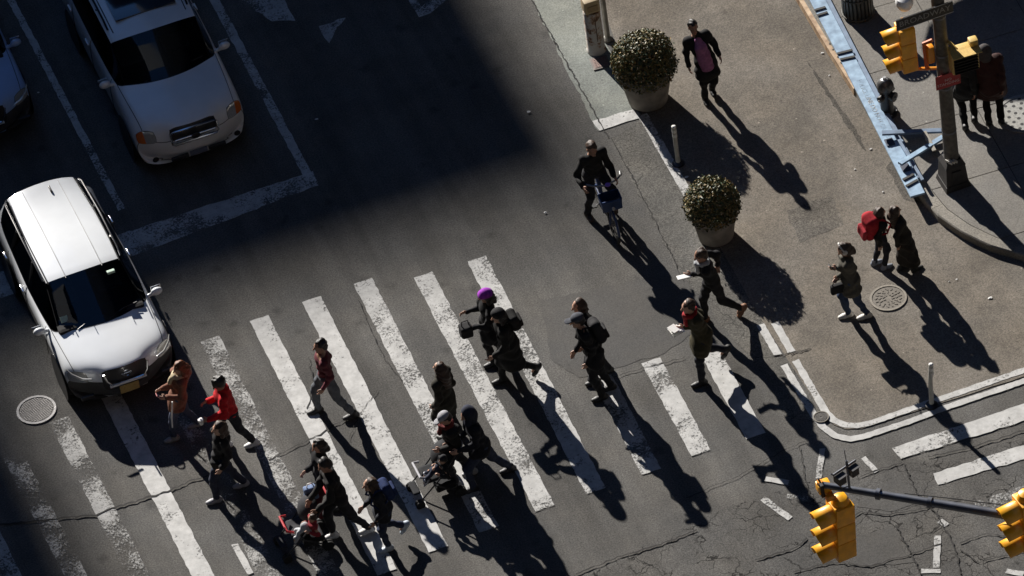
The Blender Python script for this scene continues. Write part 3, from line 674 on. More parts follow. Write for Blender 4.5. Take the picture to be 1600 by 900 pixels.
def suv(label, loc, rz, W, L, Hs, paint, rogue, sunroof=False, boxy=0.0, back=0.0, group='cars waiting at the stop line'):
    car = thing('parked_car' if False else 'suv_car', label, 'car', loc, rz, group)
    k = W/.88
    def row(y, cv, pts): return (y, cv, [(x*k, z) for x, z in pts])
    hb = boxy
    rows = [
     row(.06, .30, [(.42, .215), (.60, .22), (.71, .225), (.735, .228), (.66, .225), (.52, .22), (.36, .22), (.18, .22), (0, .22)]),
     row(.0, .31, [(.66, .225), (.79, .31), (.83, .42), (.81, .48), (.71, .50), (.56, .50), (.38, .50), (.18, .5), (0, .5)]),
     row(.03, .30, [(.79, .27), (.85, .4), (.87, .55), (.84, .65), (.73, .67), (.57, .67), (.38, .67), (.18, .67), (0, .67)]),
     row(.10, .30, [(.81, .27), (.865, .45), (.88, .65), (.85, .80), (.74, .86), (.58, .88), (.38, .895), (.18, .9), (0, .9)]),
     row(.34, .24, [(.82, .27), (.87, .45), (.885, .70), (.865, .87), (.76, .945), (.6, .965), (.38, .98), (.18, .985), (0, .985)]),
     row(1.02, .30, [(.82, .27), (.88, .45), (.885, .75), (.87, .94), (.80, 1.015), (.70, 1.04), (.42, 1.06), (.2, 1.07), (0, 1.07)]),
     row(1.76, .14, [(.82, .27), (.88, .45), (.885, .78), (.875, .96), (.83, 1.04), (.64, 1.50), (.42, 1.555), (.2, 1.575), (0, 1.58)]),
     row(2.35, .04, [(.82, .27), (.88, .45), (.885, .78), (.875, .97), (.835, 1.05), (.655, 1.55), (.44, 1.61), (.2, 1.63), (0, 1.635)]),
     row(3.2, 0, [(.82, .27), (.88, .45), (.885, .78), (.875, .98), (.835, 1.07), (.65, 1.545), (.44, 1.605), (.2, 1.625), (0, 1.63)]),
     row(4.05, -.10, [(.82, .27), (.87, .45), (.88, .8), (.87, 1.0), (.82, 1.08), (.61, 1.49), (.42, 1.55), (.2, 1.57), (0, 1.575)]),
     row(4.34, -.16, [(.8, .29), (.86, .5), (.87, .82), (.85, 1.0), (.79, 1.07), (.66, 1.11), (.43, 1.12), (.2, 1.12), (0, 1.12)]),
     row(4.45, -.2, [(.78, .3), (.84, .45), (.85, .65), (.82, .74), (.74, .76), (.58, .76), (.4, .76), (.2, .76), (0, .76)]),
     row(4.40, -.2, [(.7, .27), (.76, .28), (.78, .29), (.74, .3), (.66, .3), (.52, .3), (.36, .3), (.18, .3), (0, .3)])]
    ys = L/4.45; nr_ = len(rows)
    V = []; nc = 17
    for ri, (y, cv, pts) in enumerate(rows):
        if rogue and ri <= 3: cv *= 1.4
        if rogue and 5 < ri < 10: pts = [(x*(.95 if i >= 5 else 1)*(.955 if ri >= 8 else 1), z) for i, (x, z) in enumerate(pts)]
        if 6 <= ri <= 10: y += back*(1 if ri < 10 else .4)
        if boxy:
            if ri == 6: y = 1.62
            if 5 < ri < 10: pts = [(x*(1.07 if i >= 5 else 1), z) for i, (x, z) in enumerate(pts)]
            if ri in (4,): pts = [(x, z+(.03 if i > 3 else 0)) for i, (x, z) in enumerate(pts)]
        full = [(-x, z) for x, z in pts[:8]]+[(0, pts[8][1])]+[(x, z) for x, z in pts[:8][::-1]]
        for x, z in full: V.append((x, (y+cv*abs(x*(1.17 if ri in (0, nr_-1) else 1.09 if ri == 1 else 1)/W)**2.2)*ys, (z if z < .3 else .3+(z-.3)*Hs)))
    reg = ['body', 'windshield', 'rear_window', 'side_window', 'hood', 'bumper', 'headlight', 'indicator', 'grille', 'roof', 'tail_light', 'cladding_and_shade']
    F = []; fm = []
    nr = len(rows)
    for r in range(nr-1):
        for c in range(nc-1):
            F.append((r*nc+c, r*nc+c+1, (r+1)*nc+c+1, (r+1)*nc+c)); h = c if c < 8 else 15-c      # half column cell 0..7
            g = 0
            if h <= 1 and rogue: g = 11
            if r < 2 : g = 11 if rogue else 5  # sills are real dark trim; front bumper is darkened to stand for shade
            if r == 2 and h >= 6: g = 8
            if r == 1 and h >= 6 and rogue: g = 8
            if r == 2 and h == 4: g = 6
            if r == 2 and h == 3: g = 6 if rogue else 7
            if r == 2 and h == 5: g = 4
            if r in (3, 4) and h >= 4: g = 4
            if r == 5 and h >= 5: g = 1
            if r in (5, 6, 7, 8) and h == 4: g = 3
            if r == 9 and h >= 5: g = 2
            if r in (6, 7, 8) and h >= 5: g = 9
            if r == 10 and h in (3,): g = 10
            fm.append(g)
    F.append(tuple(range(nc))); fm.append(0); F.append(tuple((nr-1)*nc+i for i in range(nc))[::-1]); fm.append(0)
    me = bpy.data.meshes.new('cage'); me.from_pydata(V, [], F)
    for q in reg: me.materials.append(TRIM)
    me.polygons.foreach_set('material_index', fm); me.update()
    bm = bmesh.new(); bm.from_mesh(me); cl = bm.edges.layers.float.new('crease_edge')
    for e in bm.edges:
        if len(e.link_faces) == 2:
            a, b = e.link_faces[0].material_index, e.link_faces[1].material_index
            if a != b: e[cl] = .55 if (a in (1, 2, 3) or b in (1, 2, 3)) else (.5 if (a in (6, 7, 8) or b in (6, 7, 8)) else .15)
    bmesh.ops.recalc_face_normals(bm, faces=bm.faces); bm.to_mesh(me); bm.free()
    o = bpy.data.objects.new('cage', me); C.objects.link(o); mod = o.modifiers.new('s', 'SUBSURF'); mod.levels = 3; mod.render_levels = 3
    dg = bpy.context.evaluated_depsgraph_get(); sm = bpy.data.meshes.new_from_object(o.evaluated_get(dg)); bpy.data.objects.remove(o)
    bm = bmesh.new(); bm.from_mesh(sm); bm.verts.ensure_lookup_table(); bm.normal_update()
    MAP = {'body': paint, 'windshield': GLASS, 'rear_window': GLASS, 'side_window': GLASS, 'hood': paint, 'bumper': paint, 'headlight': LAMP, 'indicator': AMBER, 'grille': TRIM, 'roof': paint, 'tail_light': REDL, 'cladding_and_shade': mat('grey_cladding_and_shade', (.06, .06, .062), .6)}
    seams = MB()
    for e in bm.edges:
        if len(e.link_faces) == 2:
            a, b = [f.material_index for f in e.link_faces]
            if a != b and not {a, b} & {8, 9} or {a, b} in ({0, 9},):
                p, q = e.verts[0].co, e.verts[1].co; n = (e.verts[0].normal+e.verts[1].normal).normalized(); d = (q-p).normalized(); w = n.cross(d)*.006
                up = n*.003; seams.add([p-w+up, q-w+up, q+w+up, p+w+up], [(0, 1, 2, 3)])
    for gi, nm in enumerate(reg):
        fs = [f for f in bm.faces if f.material_index == gi]
        if not fs: continue
        sides = [fs]
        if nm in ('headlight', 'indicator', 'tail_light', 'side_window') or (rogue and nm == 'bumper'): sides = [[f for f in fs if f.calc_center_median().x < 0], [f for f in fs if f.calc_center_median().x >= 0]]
        for ff in sides:
            ids = {}; VV = []; FF = []
            sh = .006 if nm in ('headlight', 'indicator') else 0
            for f in ff:
                q = []
                for v in f.verts:
                    if v.index not in ids: ids[v.index] = len(VV); VV.append(v.co+v.normal*sh)
                    q.append(ids[v.index])
                FF.append(q)
            mesh_obj(nm, VV, FF, MAP[nm], car, True)
    seams.build('panel_gap', TRIM, car)['kind'] = 'stuff'
    bm.free(); zt = lambda z: .3+(z-.3)*Hs
    # cabin: dark tub, seats with headrests, dashboard, steering wheel
    MB().box((0, 2.65*ys, .62), (1.5*k, 3.1*ys, .5), bev=.05).box((0, 1.28*ys, .93), (1.42*k, .34, .16), bev=.06).build('cabin', CABIN, car)
    for x in (-.36, .36):
        for y in (2.05, 3.0):
            sdf = Sdf(); sdf.box((x*k, y*ys, .82), (.23, .22, .07), None, .05).box((x*k, (y+.26)*ys, 1.08), (.22, .06, .25), None, .05).box((x*k, (y+.3)*ys, zt(1.42)), (.12, .05, .085), None, .04)
            sdf.obj('seat', SEATM, car, .03)
    tor = MB(); tor.tube([(.36*k+.18*math.cos(a), 1.52*ys+.06*math.sin(a), 1.0+.17*math.sin(a)) for a in np.linspace(0, 2*math.pi, 17)], .016, 6, False); tor.build('steering_wheel', TRIM, car, True)
    # wheels
    for x in (-1, 1):
        for y in (.86, 3.55):
            M = Matrix.Translation((x*(W-.105), y*ys, .335)) @ Matrix.Rotation(math.pi/2*x, 4, 'Y')
            w = MB().lathe([(.18, -.1), (.30, -.1), (.335, -.07), (.335, .07), (.30, .108), (.22, .11), (.2, .06)], 28, M).build('wheel', RUBBER, car, True)
            MB().lathe([(.2, .05), (.215, .1), (.20, .105), (.08, .07), (.03, .09)], 20, M).build('rim', RIM, w, True)
            MB().lathe([(.40, .118), (.40, .124)], 28, M).build('wheel_arch', TRIM, car)
    # mirrors, handles
    for x in (-1, 1):
        mm = Sdf().ell((x*(W+.10), 1.34*ys, zt(1.06)), (.10, .06, .07)).cap((x*(W-.05), 1.36*ys, zt(1.0)), (x*(W+.05), 1.35*ys, zt(1.02)), .03, .03).obj('mirror', paint, car, .02)
        MB().box((x*(W+.11), 1.415*ys, zt(1.06)), (.17, .01, .12), bev=.003).build('mirror_glass', CHROME, mm)
        for y in (2.55, 3.42):
            MB().box((x*(W+.012), y*ys, zt(.92)), (.03, .17, .03), bev=.01).build('door_handle', CHROME if rogue else paint, car, True)
        for y, tilt in ((1.42, 0), (2.42, 0), (3.30, .08)):
            MB().tube([(x*(W+.006), y*ys, .36), (x*(W+.008), y*ys, zt(.8)), (x*(W-.01), (y+tilt*.3)*ys, zt(.98)), (x*(W-.045), (y+tilt)*ys, zt(1.05))], .005, 5).build('door_gap', TRIM, car)
        MB().tube([(x*W*.885, (2.42)*ys, zt(1.08)), (x*W*.74, 2.46*ys, zt(1.55))], .03, 6).build('pillar', TRIM, car)
        MB().tube([(x*W*.885, (3.34)*ys, zt(1.10)), (x*W*.74, 3.28*ys, zt(1.54))], .035, 6).build('pillar', TRIM, car)
        if rogue or True:
            MB().tube([(x*W*.735, 1.95*ys, zt(1.545)), (x*W*.74, 2.1*ys, zt(1.605)), (x*W*.745, 3.0*ys, zt(1.63)), (x*W*.725, 3.9*ys, zt(1.575)), (x*W*.70, 4.0*ys, zt(1.53))], .017, 8).build('roof_rail', CHROME if rogue else TRIM, car, True)
            MB().tube([(x*W*.67, 1.85*ys, zt(1.545)), (x*W*.68, 2.35*ys, zt(1.598)), (x*W*.68, 3.2*ys, zt(1.592)), (x*W*.64, 4.0*ys, zt(1.54))], .009, 5).build('roof_groove', TRIM, car)
    for x in (-.42, .12):
        MB().tube([(x*k, 1.06*ys+.02, zt(1.075)), (x*k+.25, 1.16*ys, zt(1.125)), (x*k+.5, 1.19*ys, zt(1.135))], .007, 5).build('wiper', TRIM, car)
    # number plate, emblem, grille trim
    PL = mat('plate_yellow', (.42, .30, .10), .6, var=.15)
    if rogue:
        MB().box((0, -.02, .47), (.32, .016, .16), bev=.004).build('number_plate', PL, car)
        MB().box((0, -.015, .60), (.62, .03, .045), bev=.01).build('bumper_lip', PAINT_PEARL, car)
        em = MB().tube([(.065*math.cos(a), .0-.012, .775+.055*math.sin(a)) for a in np.linspace(0, 2*math.pi, 21)], .011, 6, False); em.box((0, -.014, .775), (.17, .012, .022)); em.build('emblem', CHROME, car)
        for x in (-1, 1):
            MB().tube([(x*.36*k, .02, .86), (x*.33*k, -.01, .72), (x*.26*k, -.015, .62), (x*.0, -.015, .6)], .016, 6).build('grille_trim', CHROME, car, True)
            MB().tube([(x*.54*k, .115, .775), (x*.68*k, .16, .80), (x*.80*k, .27, .86), (x*.85*k, .38, .90)], [.014, .02, .016, .008], 6).build('daylight_strip', LAMP, car, True)
            MB().box((x*.66*k, .10, .44), (.22, .06, .07), bev=.02).build('fog_light', TRIM, car)
        MB().box((.12, 3.9*ys, zt(1.62)), (.03, .14, .06), bev=.012).build('aerial', TRIM, car, True)
        for x in (-.3, .3): MB().tube([(x*k, 1.82*ys, zt(1.593)), (x*k, 2.4*ys, zt(1.634)), (x*k, 3.2*ys, zt(1.63)), (x*k, 4.1*ys, zt(1.568))], .006, 5).build('roof_crease', mat('crease_grey', (.5, .5, .5), .5), car)
        MB().box((-.55*k, 1.32*ys, zt(1.17)), (.12, .10, .012), Matrix.Rotation(.7, 3, 'X')).build('windshield_sticker', mat('sticker_pale', (.45, .6, .5), .6), car)
        MB().box((.4*k, 1.74*ys, zt(1.46)), (.13, .06, .05), bev=.01).build('windshield_sticker', mat('sticker_pale', (.45, .6, .5), .6), car)
    else:
        MB().box((0, -.005, .795), (.66*k, .03, .035), bev=.01).build('grille_bar', CHROME, car)
        fr = MB(); z0, z1, x1 = .69, .90, .37*k
        fr.tube([(-x1, .02, z0+.03), (-x1+.04, .01, z0), (x1-.04, .01, z0), (x1, .02, z0+.03), (x1, .075, z1-.03), (x1-.04, .085, z1), (-x1+.04, .085, z1), (-x1, .075, z1-.03), (-x1, .02, z0+.03)], .02, 6, False).build('grille_frame', CHROME, car, True)
        em = MB().lathe([(.06, 0), (.062, .015), (.03, .022)], 20, Matrix.Translation((0, -.018, .795)) @ Matrix.Rotation(math.pi/2, 4, 'X') @ Matrix.Diagonal((1.25, .85, 1, 1))).build('emblem', TRIM, car, True)
        for x in (-.3, .3): MB().box((x*k, -.004, .42), (.3, .05, .07), bev=.015).build('bumper_vent', TRIM, car)
        MB().box((0, -.012, .43), (.3, .012, .10), bev=.003).build('plate_holder', mat('plate_blue', (.12, .14, .2), .6), car)
        for x in (-1, 1): MB().lathe([(.05, 0), (.055, .012), (.03, .016)], 16, Matrix.Translation((x*.66*k, .11, .44)) @ Matrix.Rotation(math.pi/2+.5*0, 4, 'X')).build('fog_light', TRIM, car, True)
    if sunroof: MB().box((0, 2.42*ys, zt(1.612)), (.98*k, .92, .03), bev=.012).build('sunroof', mat('sunroof_dark', (.012, .013, .02), .08, coat=1), car, True)
    return car

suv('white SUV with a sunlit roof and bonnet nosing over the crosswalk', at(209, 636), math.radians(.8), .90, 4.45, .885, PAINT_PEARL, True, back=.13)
suv('pale SUV with a dark sunroof stopped in the shade behind the stop line', at(316, 265), 0.0, .95, 4.9, 1.10, PAINT_SILVER, False, True, .5)
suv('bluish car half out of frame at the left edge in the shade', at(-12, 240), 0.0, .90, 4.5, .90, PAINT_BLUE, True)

# ------------------------------------------------------------------ planters and shrubs
POT = mat('planter_concrete', (.24, .22, .19), .88, var=.38, scale=4.5, bump=.3, bscale=60)
LEAVES = [mat('leaf_dark', (.035, .055, .018), .5, var=.35, scale=14), mat('leaf_olive', (.12, .105, .030), .5, var=.35, scale=14), mat('leaf_tawny', (.24, .165, .06), .55, var=.35, scale=14)]
def planter(pix, rb, rt, h, rs, zc, label, slabel):
    p = at(*pix); t = thing('planter', label, 'planter', (p.x, p.y, .01), 0, 'concrete planters along the plaza edge')
    MB().lathe([(rb*.9, 0), (rb, .02), (rb*1.04, .1), (rt*.97, h-.09), (rt*1.04, h-.08), (rt*1.05, h-.01), (rt*1.03, h), (rt*.93, h), (rt*.9, h-.1)], 40, None, False).build('pot', POT, t, True)
    MB().lathe([(.01, h-.08), (rt*.92, h-.09)], 32, None, False).build('soil', mat('soil', (.04, .03, .02), .95), t)
    s = thing('boxwood_shrub', slabel, 'shrub', (p.x, p.y, h-.07), 0, 'round shrubs in the planters')
    MB().tube([(0, 0, -.02), (.02, .01, .2), (0, 0, .45)], [.045, .04, .02], 8).build('trunk', mat('bark', (.08, .06, .04), .9), s, True)
    V = []; F = []; fm = []; rng = np.random.default_rng(int(pix[0])); cz = zc-h+.07
    n = int(9500*(rs/.5)**2)
    lump = rng.normal(size=(14, 3)); lump /= np.linalg.norm(lump, axis=1)[:, None]
    for i in range(n):
        d = rng.normal(size=3); d /= np.linalg.norm(d)
        if d[2] < -.75: continue
        rad = rs*(1-.34*rng.random()**1.6)*(1+.055*float(np.max(lump @ d)**5)*1.3+rng.normal()*.032)
        c = np.array([d[0]*rad, d[1]*rad, cz+d[2]*rad*.94]);
        if c[2] < .02 and np.hypot(c[0], c[1]) < rt*.9: continue
        ax = d+rng.normal(size=3)*.75; ax /= np.linalg.norm(ax); u = np.cross(ax, rng.normal(size=3)); u /= np.linalg.norm(u); w = np.cross(ax, u)
        l = rng.uniform(.018, .034); wd = l*.55; b = len(V)
        V += [c-u*l, c+w*wd+ax*.004, c+u*l, c-w*wd+ax*.004]; F.append((b, b+1, b+2, b+3))
        q = rng.random(); fm.append(0 if q < .42 else 1 if q < .74 else 2)
    o = mesh_obj('foliage', V, F, None, s, False, LEAVES, fm); o['kind'] = 'stuff'
    tw = MB()
    for i in range(26):
        d = Vector(rng.normal(size=3)); d.z = abs(d.z)*.8+.1; d.normalize(); tw.tube([(0, 0, .12), d*rs*.5+Vector((0, 0, cz*.6)), d*rs*.9+Vector((0, 0, cz))], [.012, .008, .004], 4)
    tw.build('twigs', mat('bark', (.08, .06, .04), .9), s)
planter((1013, 156), .33, .46, .74, .52, .87, 'upper concrete planter beside the white bollard', 'round shrub in the upper planter near the pink shirt walker')
planter((1119, 369), .29, .38, .60, .445, .74, 'lower concrete planter behind the running man', 'round shrub in the lower planter behind the running man')

# ------------------------------------------------------------------ bollards and small street furniture
POSTM = mat('delineator_white', (.42, .42, .39), .6, var=.2, scale=12); BAND = mat('reflective_band', (.7, .7, .68), .4)
def post(pix, h, label, bend=0.0, grp='thin delineator posts round the plaza'):
    p = at(*pix); t = thing('delineator_post', label, 'bollard', (p.x, p.y, .012), 0, grp)
    MB().lathe([(.10, 0), (.10, .03), (.05, .06)], 18).build('foot', TRIM, t, True)
    MB().tube([(0, 0, .04), (bend*.3, 0, h*.6), (bend, 0, h-.04)], [.04, .036, .036], 14).build('shaft', POSTM, t, True)
    for z in (h-.22, h-.12): MB().lathe([(.0405, z-.03), (.0405, z+.03)], 14, Matrix.Translation((bend*.85, 0, 0)), False).build('reflective_band', BAND, t, True)
    MB().lathe([(.037, 0), (.037, .02), (.02, .035)], 14, Matrix.Translation((bend, 0, h-.045))).build('cap', mat('post_cap', (.75, .75, .73), .5), t, True)
post((1060, 257), .86, 'thin white delineator post between the two planters')
post((1456, 635), .92, 'thin greenish delineator post on the double white line', .05)

def peeled(name):
    M = mat(name, (.55, .53, .49), .7, var=.1, scale=4); t = M.node_tree; b = t.nodes['Principled BSDF']; g = t.nodes.new('ShaderNodeNewGeometry'); n = t.nodes.new('ShaderNodeTexNoise'); n.inputs['Scale'].default_value = 7; n.inputs['Detail'].default_value = 6; n.inputs['Roughness'].default_value = .7
    t.links.new(g.outputs['Position'], n.inputs['Vector']); r = t.nodes.new('ShaderNodeValToRGB'); e = r.color_ramp.elements; e[0].position = .38; e[0].color = (.10, .055, .035, 1); e[1].position = .5; e[1].color = (.56, .54, .5, 1)
    q = r.color_ramp.elements.new(.43); q.color = (.34, .2, .12, 1); t.links.new(n.outputs[0], r.inputs[0]); t.links.new(r.outputs[0], b.inputs['Base Color']); return M
PEEL = peeled('peeling_white_paint')
p = at(932, 78); t = thing('pay_station', 'peeling white cylindrical post with a tan box on top', 'bollard', (p.x, p.y, .008))
MB().lathe([(.165, 0), (.165, .03), (.15, .05), (.145, .86), (.13, .88)], 26).build('shaft', PEEL, t, True)
MB().box((0, -.0, 1.02), (.27, .22, .26), bev=.025).build('box', mat('tan_plastic', (.42, .33, .2), .6, var=.1), t, True)
MB().box((.0, -.118, 1.0), (.18, .012, .12), bev=.004).build('panel', mat('tan_dark', (.28, .2, .11), .6), t)
MB().box((.0, -.148, .55), (.012, .012, .5)).build('seam', mat('rust', (.1, .05, .03), .8), t)
p = at(950, 62); t = thing('slim_pole', 'slim grey pole standing just right of the peeling post', 'pole', (p.x, p.y, .008))
MB().tube([(0, 0, 0), (0, 0, 1.7)], .045, 14).build('shaft', mat('galvanised', (.2, .195, .175), .55, .4, var=.2, scale=8), t, True)
MB().lathe([(.09, 0), (.09, .025), (.05, .06)], 16).build('foot', mat('galvanised', (.2, .2, .2)), t, True)
MB().lathe([(.06, 1.68), (.06, 1.72), (.03, 1.74)], 14).build('cap', mat('galvanised', (.2, .2, .2)), t)
p = at(938, 99); t = thing('valve_cover', 'small square cast cover at the foot of the peeling post', 'utility cover', (p.x, p.y, .008), -.1)
MB().box((0, 0, .008), (.30, .30, .016), bev=.003).build('frame', mat('cast_iron', (.13, .11, .10), .6, .3, var=.3, scale=20), t)
MB().box((0, 0, .012), (.23, .23, .018), bev=.003).build('lid', mat('cast_iron_red', (.17, .11, .095), .65, .2, var=.3, scale=30), t)
r_ = MB()
for i in range(5):
    for j in range(5): r_.box((-.08+i*.04, -.08+j*.04, .022), (.02, .02, .006))
o = r_.build('studs', mat('cast_iron_red', (.1, .1, .1)), t)

# manhole covers
IRON = mat('manhole_iron', (.085, .08, .075), .55, .5, var=.3, scale=25); IRONL = mat('manhole_iron_pale', (.17, .155, .13), .7, .2, var=.25, scale=25)
RINGM = mat('manhole_ring_worn', (.32, .31, .30), .4, .6, var=.2, scale=20)
def manhole(pix, R, m1, m2, label, pattern, z=.004, group='round covers in the street'):
    p = at(pix[0], pix[1], z); t = thing('manhole_cover', label, 'manhole cover', (p.x, p.y, z), .2, group)
    MB().lathe([(R*.86, .0), (R*.87, .016), (R*.99, .016), (R, 0)], 48, None, False).build('ring', m2, t, True)
    MB().lathe([(.001, .008), (R*.855, .008), (R*.858, 0)], 48, None, False).build('lid', m1, t)
    s = MB()
    if pattern == 'grid':
        n = int(R/.036)
        for i in range(-n, n+1):
            for j in range(-n, n+1):
                x, y = i*.034, j*.034
                if math.hypot(x, y) < R*.80: s.box((x, y, .011), (.020, .020, .008))
    elif pattern == 'rings':
        for rr in (.25, .45, .65):
            for k_ in range(int(22*rr)+3):
                a = 6.283*k_/(int(22*rr)+3); s.box((R*rr*math.cos(a), R*rr*math.sin(a), .011), (.05*R/.3, .022, .008), Matrix.Rotation(a+.8*(k_ % 2), 3, 'Z'))
    elif pattern == 'holes':
        for rr, n in ((.0, 1), (.3, 6), (.55, 11), (.78, 16)):
            for k_ in range(n):
                a = 6.283*k_/n+rr; s.lathe([(.03, .0095), (.001, .0095)], 10, Matrix.Translation((R*rr*math.cos(a), R*rr*math.sin(a), 0)), False)
    s.build('studs' if pattern != 'holes' else 'holes', (mat('stud_worn', (.24, .23, .22), .5, .4, var=.3) if pattern == 'grid' else m1) if pattern != 'holes' else TRIM, t)['kind'] = 'stuff'
manhole((57, 641), .325, IRON, RINGM, 'dark gridded manhole with a bright ring left of the white SUV', 'grid')
manhole((1388, 466), .30, mat('manhole_tan', (.14, .125, .105), .75, .15, var=.3, scale=25), mat('ring_tan', (.20, .18, .15), .7, .2, var=.2), 'tan manhole cover on the plaza below the red backpack', 'rings', .012)
manhole((1600, 178), .46, mat('cover_pale', (.25, .25, .235), .6, var=.3, scale=30), mat('cover_pale', (.3, .3, .3)), 'pale perforated cover in the sidewalk at the right edge', 'holes', KH)
manhole((1283, 652), .125, IRON, IRONL, 'small dark drain lid on the double white line', 'rings', .018)

# fire hydrant
p = at(1387, 176, KH); t = thing('fire_hydrant', 'black fire hydrant with a silver top behind the blue barricade', 'hydrant', (p.x, p.y, KH-.003), .6)
HB_ = mat('hydrant_black', (.02, .02, .022), .4, var=.2); HS = mat('hydrant_silver', (.5, .5, .5), .35, .7, var=.2, scale=30)
MB().lathe([(.17, 0), (.17, .04), (.12, .06), (.11, .12), (.105, .5), (.135, .52), (.135, .56)], 24).build('barrel', HB_, t, True)
MB().lathe([(.14, .56), (.145, .6), (.12, .68), (.07, .73), (.03, .745)], 24).build('bonnet', mat('hydrant_grey', (.09, .09, .09), .4, .4, var=.5, scale=18), t, True)
MB().lathe([(.06, -.03), (.05, .0), (.028, .005), (.028, .05)], 12, Matrix.Translation((0, 0, .74))).build('operating_nut', HS, t)
for a in (0, math.pi, -math.pi/2):
    M = Matrix.Rotation(a, 4, 'Z') @ Matrix.Translation((.09, 0, .42)) @ Matrix.Rotation(math.pi/2, 4, 'Y'); b = .05 if a >= 0 else .07
    n_ = MB().lathe([(b, 0), (b, .05), (b*1.2, .055), (b*1.2, .09), (b*.5, .1)], 14, M).build('nozzle', HB_, t, True)
    MB().lathe([(.018, .098), (.018, .125)], 5, M).build('nut', HS, n_)
for k_ in range(6): MB().lathe([(.014, .04), (.014, .055)], 6, Matrix.Translation((.145*math.cos(k_*1.047), .145*math.sin(k_*1.047), 0))).build('bolt', HS, t)

# blue barricade lying along the kerb
BLUE = mat('barricade_blue', (.20, .30, .43), .7, var=.22, scale=7, bump=.2, col2=(.26, .38, .5)); BLUE2 = mat('barricade_blue_dark', (.15, .21, .30), .7, var=.2, scale=7); BLACKT = mat('strap_black', (.012, .012, .012), .7)
zt_ = KH+.115
Aa = at(1283, 10, zt_); Bb = at(1434, 304, zt_); d = (Bb-Aa).normalized(); Lr = (Bb-Aa).length
t = thing('police_barricade', 'worn pale blue wooden barricade lying along the kerb', 'barricade', (Aa.x, Aa.y, 0), math.atan2(d.y, d.x))
def bar_loc(w): q = Matrix.Rotation(-math.atan2(d.y, d.x), 3, 'Z') @ (w-Vector((Aa.x, Aa.y, 0))); return q
ext = .9
MB().box(((Lr-ext)/2, 0, zt_-.02), (Lr+ext, .245, .04), bev=.004).build('plank', BLUE, t)
MB().box(((Lr-ext)/2-.15, .168, zt_-.045), (Lr+ext-.5, .08, .04), bev=.004).build('plank', BLUE2, t)
def beam(p0, z0, p1, z1, w, h, name, m_):
    a = bar_loc(at(p0[0], p0[1], z0)); b = bar_loc(at(p1[0], p1[1], z1)); dd = (b-a); Q = dd.to_track_quat('X', 'Z').to_matrix()
    return MB().box((a+b)/2, (dd.length, w, h), Q, .004).build(name, m_, t)
beam((1378, 208), KH+.22, (1472, 204), KH+.12, .09, .04, 'leg', BLUE2); beam((1406, 256), KH+.22, (1474, 214), KH+.1, .09, .04, 'leg', BLUE)
beam((1444, 206), KH+.17, (1460, 236), KH+.12, .07, .03, 'cross_piece', mat('bare_wood', (.35, .33, .28), .7))
beam((1398, 208), KH+.15, (1442, 282), KH+.13, .05, .04, 'brace', BLUE2)
for x0, y0, x1, y1 in ((1308, 84, 1332, 78), (1313, 93, 1336, 88), (1273, 16, 1290, 11), (1277, 24, 1293, 19), (1411, 281, 1428, 272), (1416, 291, 1434, 281)):
    beam((x0, y0), zt_+.012, (x1, y1), zt_+.012, .05, .018, 'strap', BLACKT)
for x0, y0 in ((1390, 222), (1415, 262)): 
    q = bar_loc(at(x0, y0, zt_+.01)); MB().box(q, (.17, .14, .02), bev=.004).build('bracket', mat('plank_shadow_navy', (.02, .03, .06), .6), t)  # dark plates laid on the plank in place of the legs' black shadows
for x0, y0 in ((1297, 69), (1302, 78)):
    q = bar_loc(at(x0, y0, zt_+.003)); MB().lathe([(.018, 0), (.018, .012)], 8, Matrix.Translation(q)).build('bolt', TRIM, t)
text_mesh('lettering', 'POLICE LINE DO NOT CROSS', .115, Matrix.Translation((Lr*.55, -.0, zt_+.002)), worn_paint('barricade_lettering', (.5, .52, .52), .62, 30), t)

# litter bin at the top edge
p = at(1341, 20, KH); t = thing('litter_bin', 'slatted metal litter bin cut by the top edge', 'bin', (p.x, p.y, KH-.003))
BINM = mat('bin_metal', (.10, .10, .09), .5, .3, var=.3, scale=9)
MB().lathe([(.22, 0), (.23, .02), (.235, .86), (.2, .86)], 28).build('liner', mat('bin_liner', (.05, .05, .048), .8), t, True)
sl = None
for k_ in range(24):
    a = 6.283*k_/24
    if sl is None: sl = MB().box((.255, 0, .44), (.016, .04, .86), bev=.003).build('slat', BINM, t); continue
    o = sl.copy(); C.objects.link(o); o.rotation_euler = (0, 0, a)
for z in (.05, .45, .87): MB().tube([(.268*math.cos(a), .268*math.sin(a), z) for a in np.linspace(0, 6.2832, 33)], .014, 6, False).build('hoop', BINM, t, True)

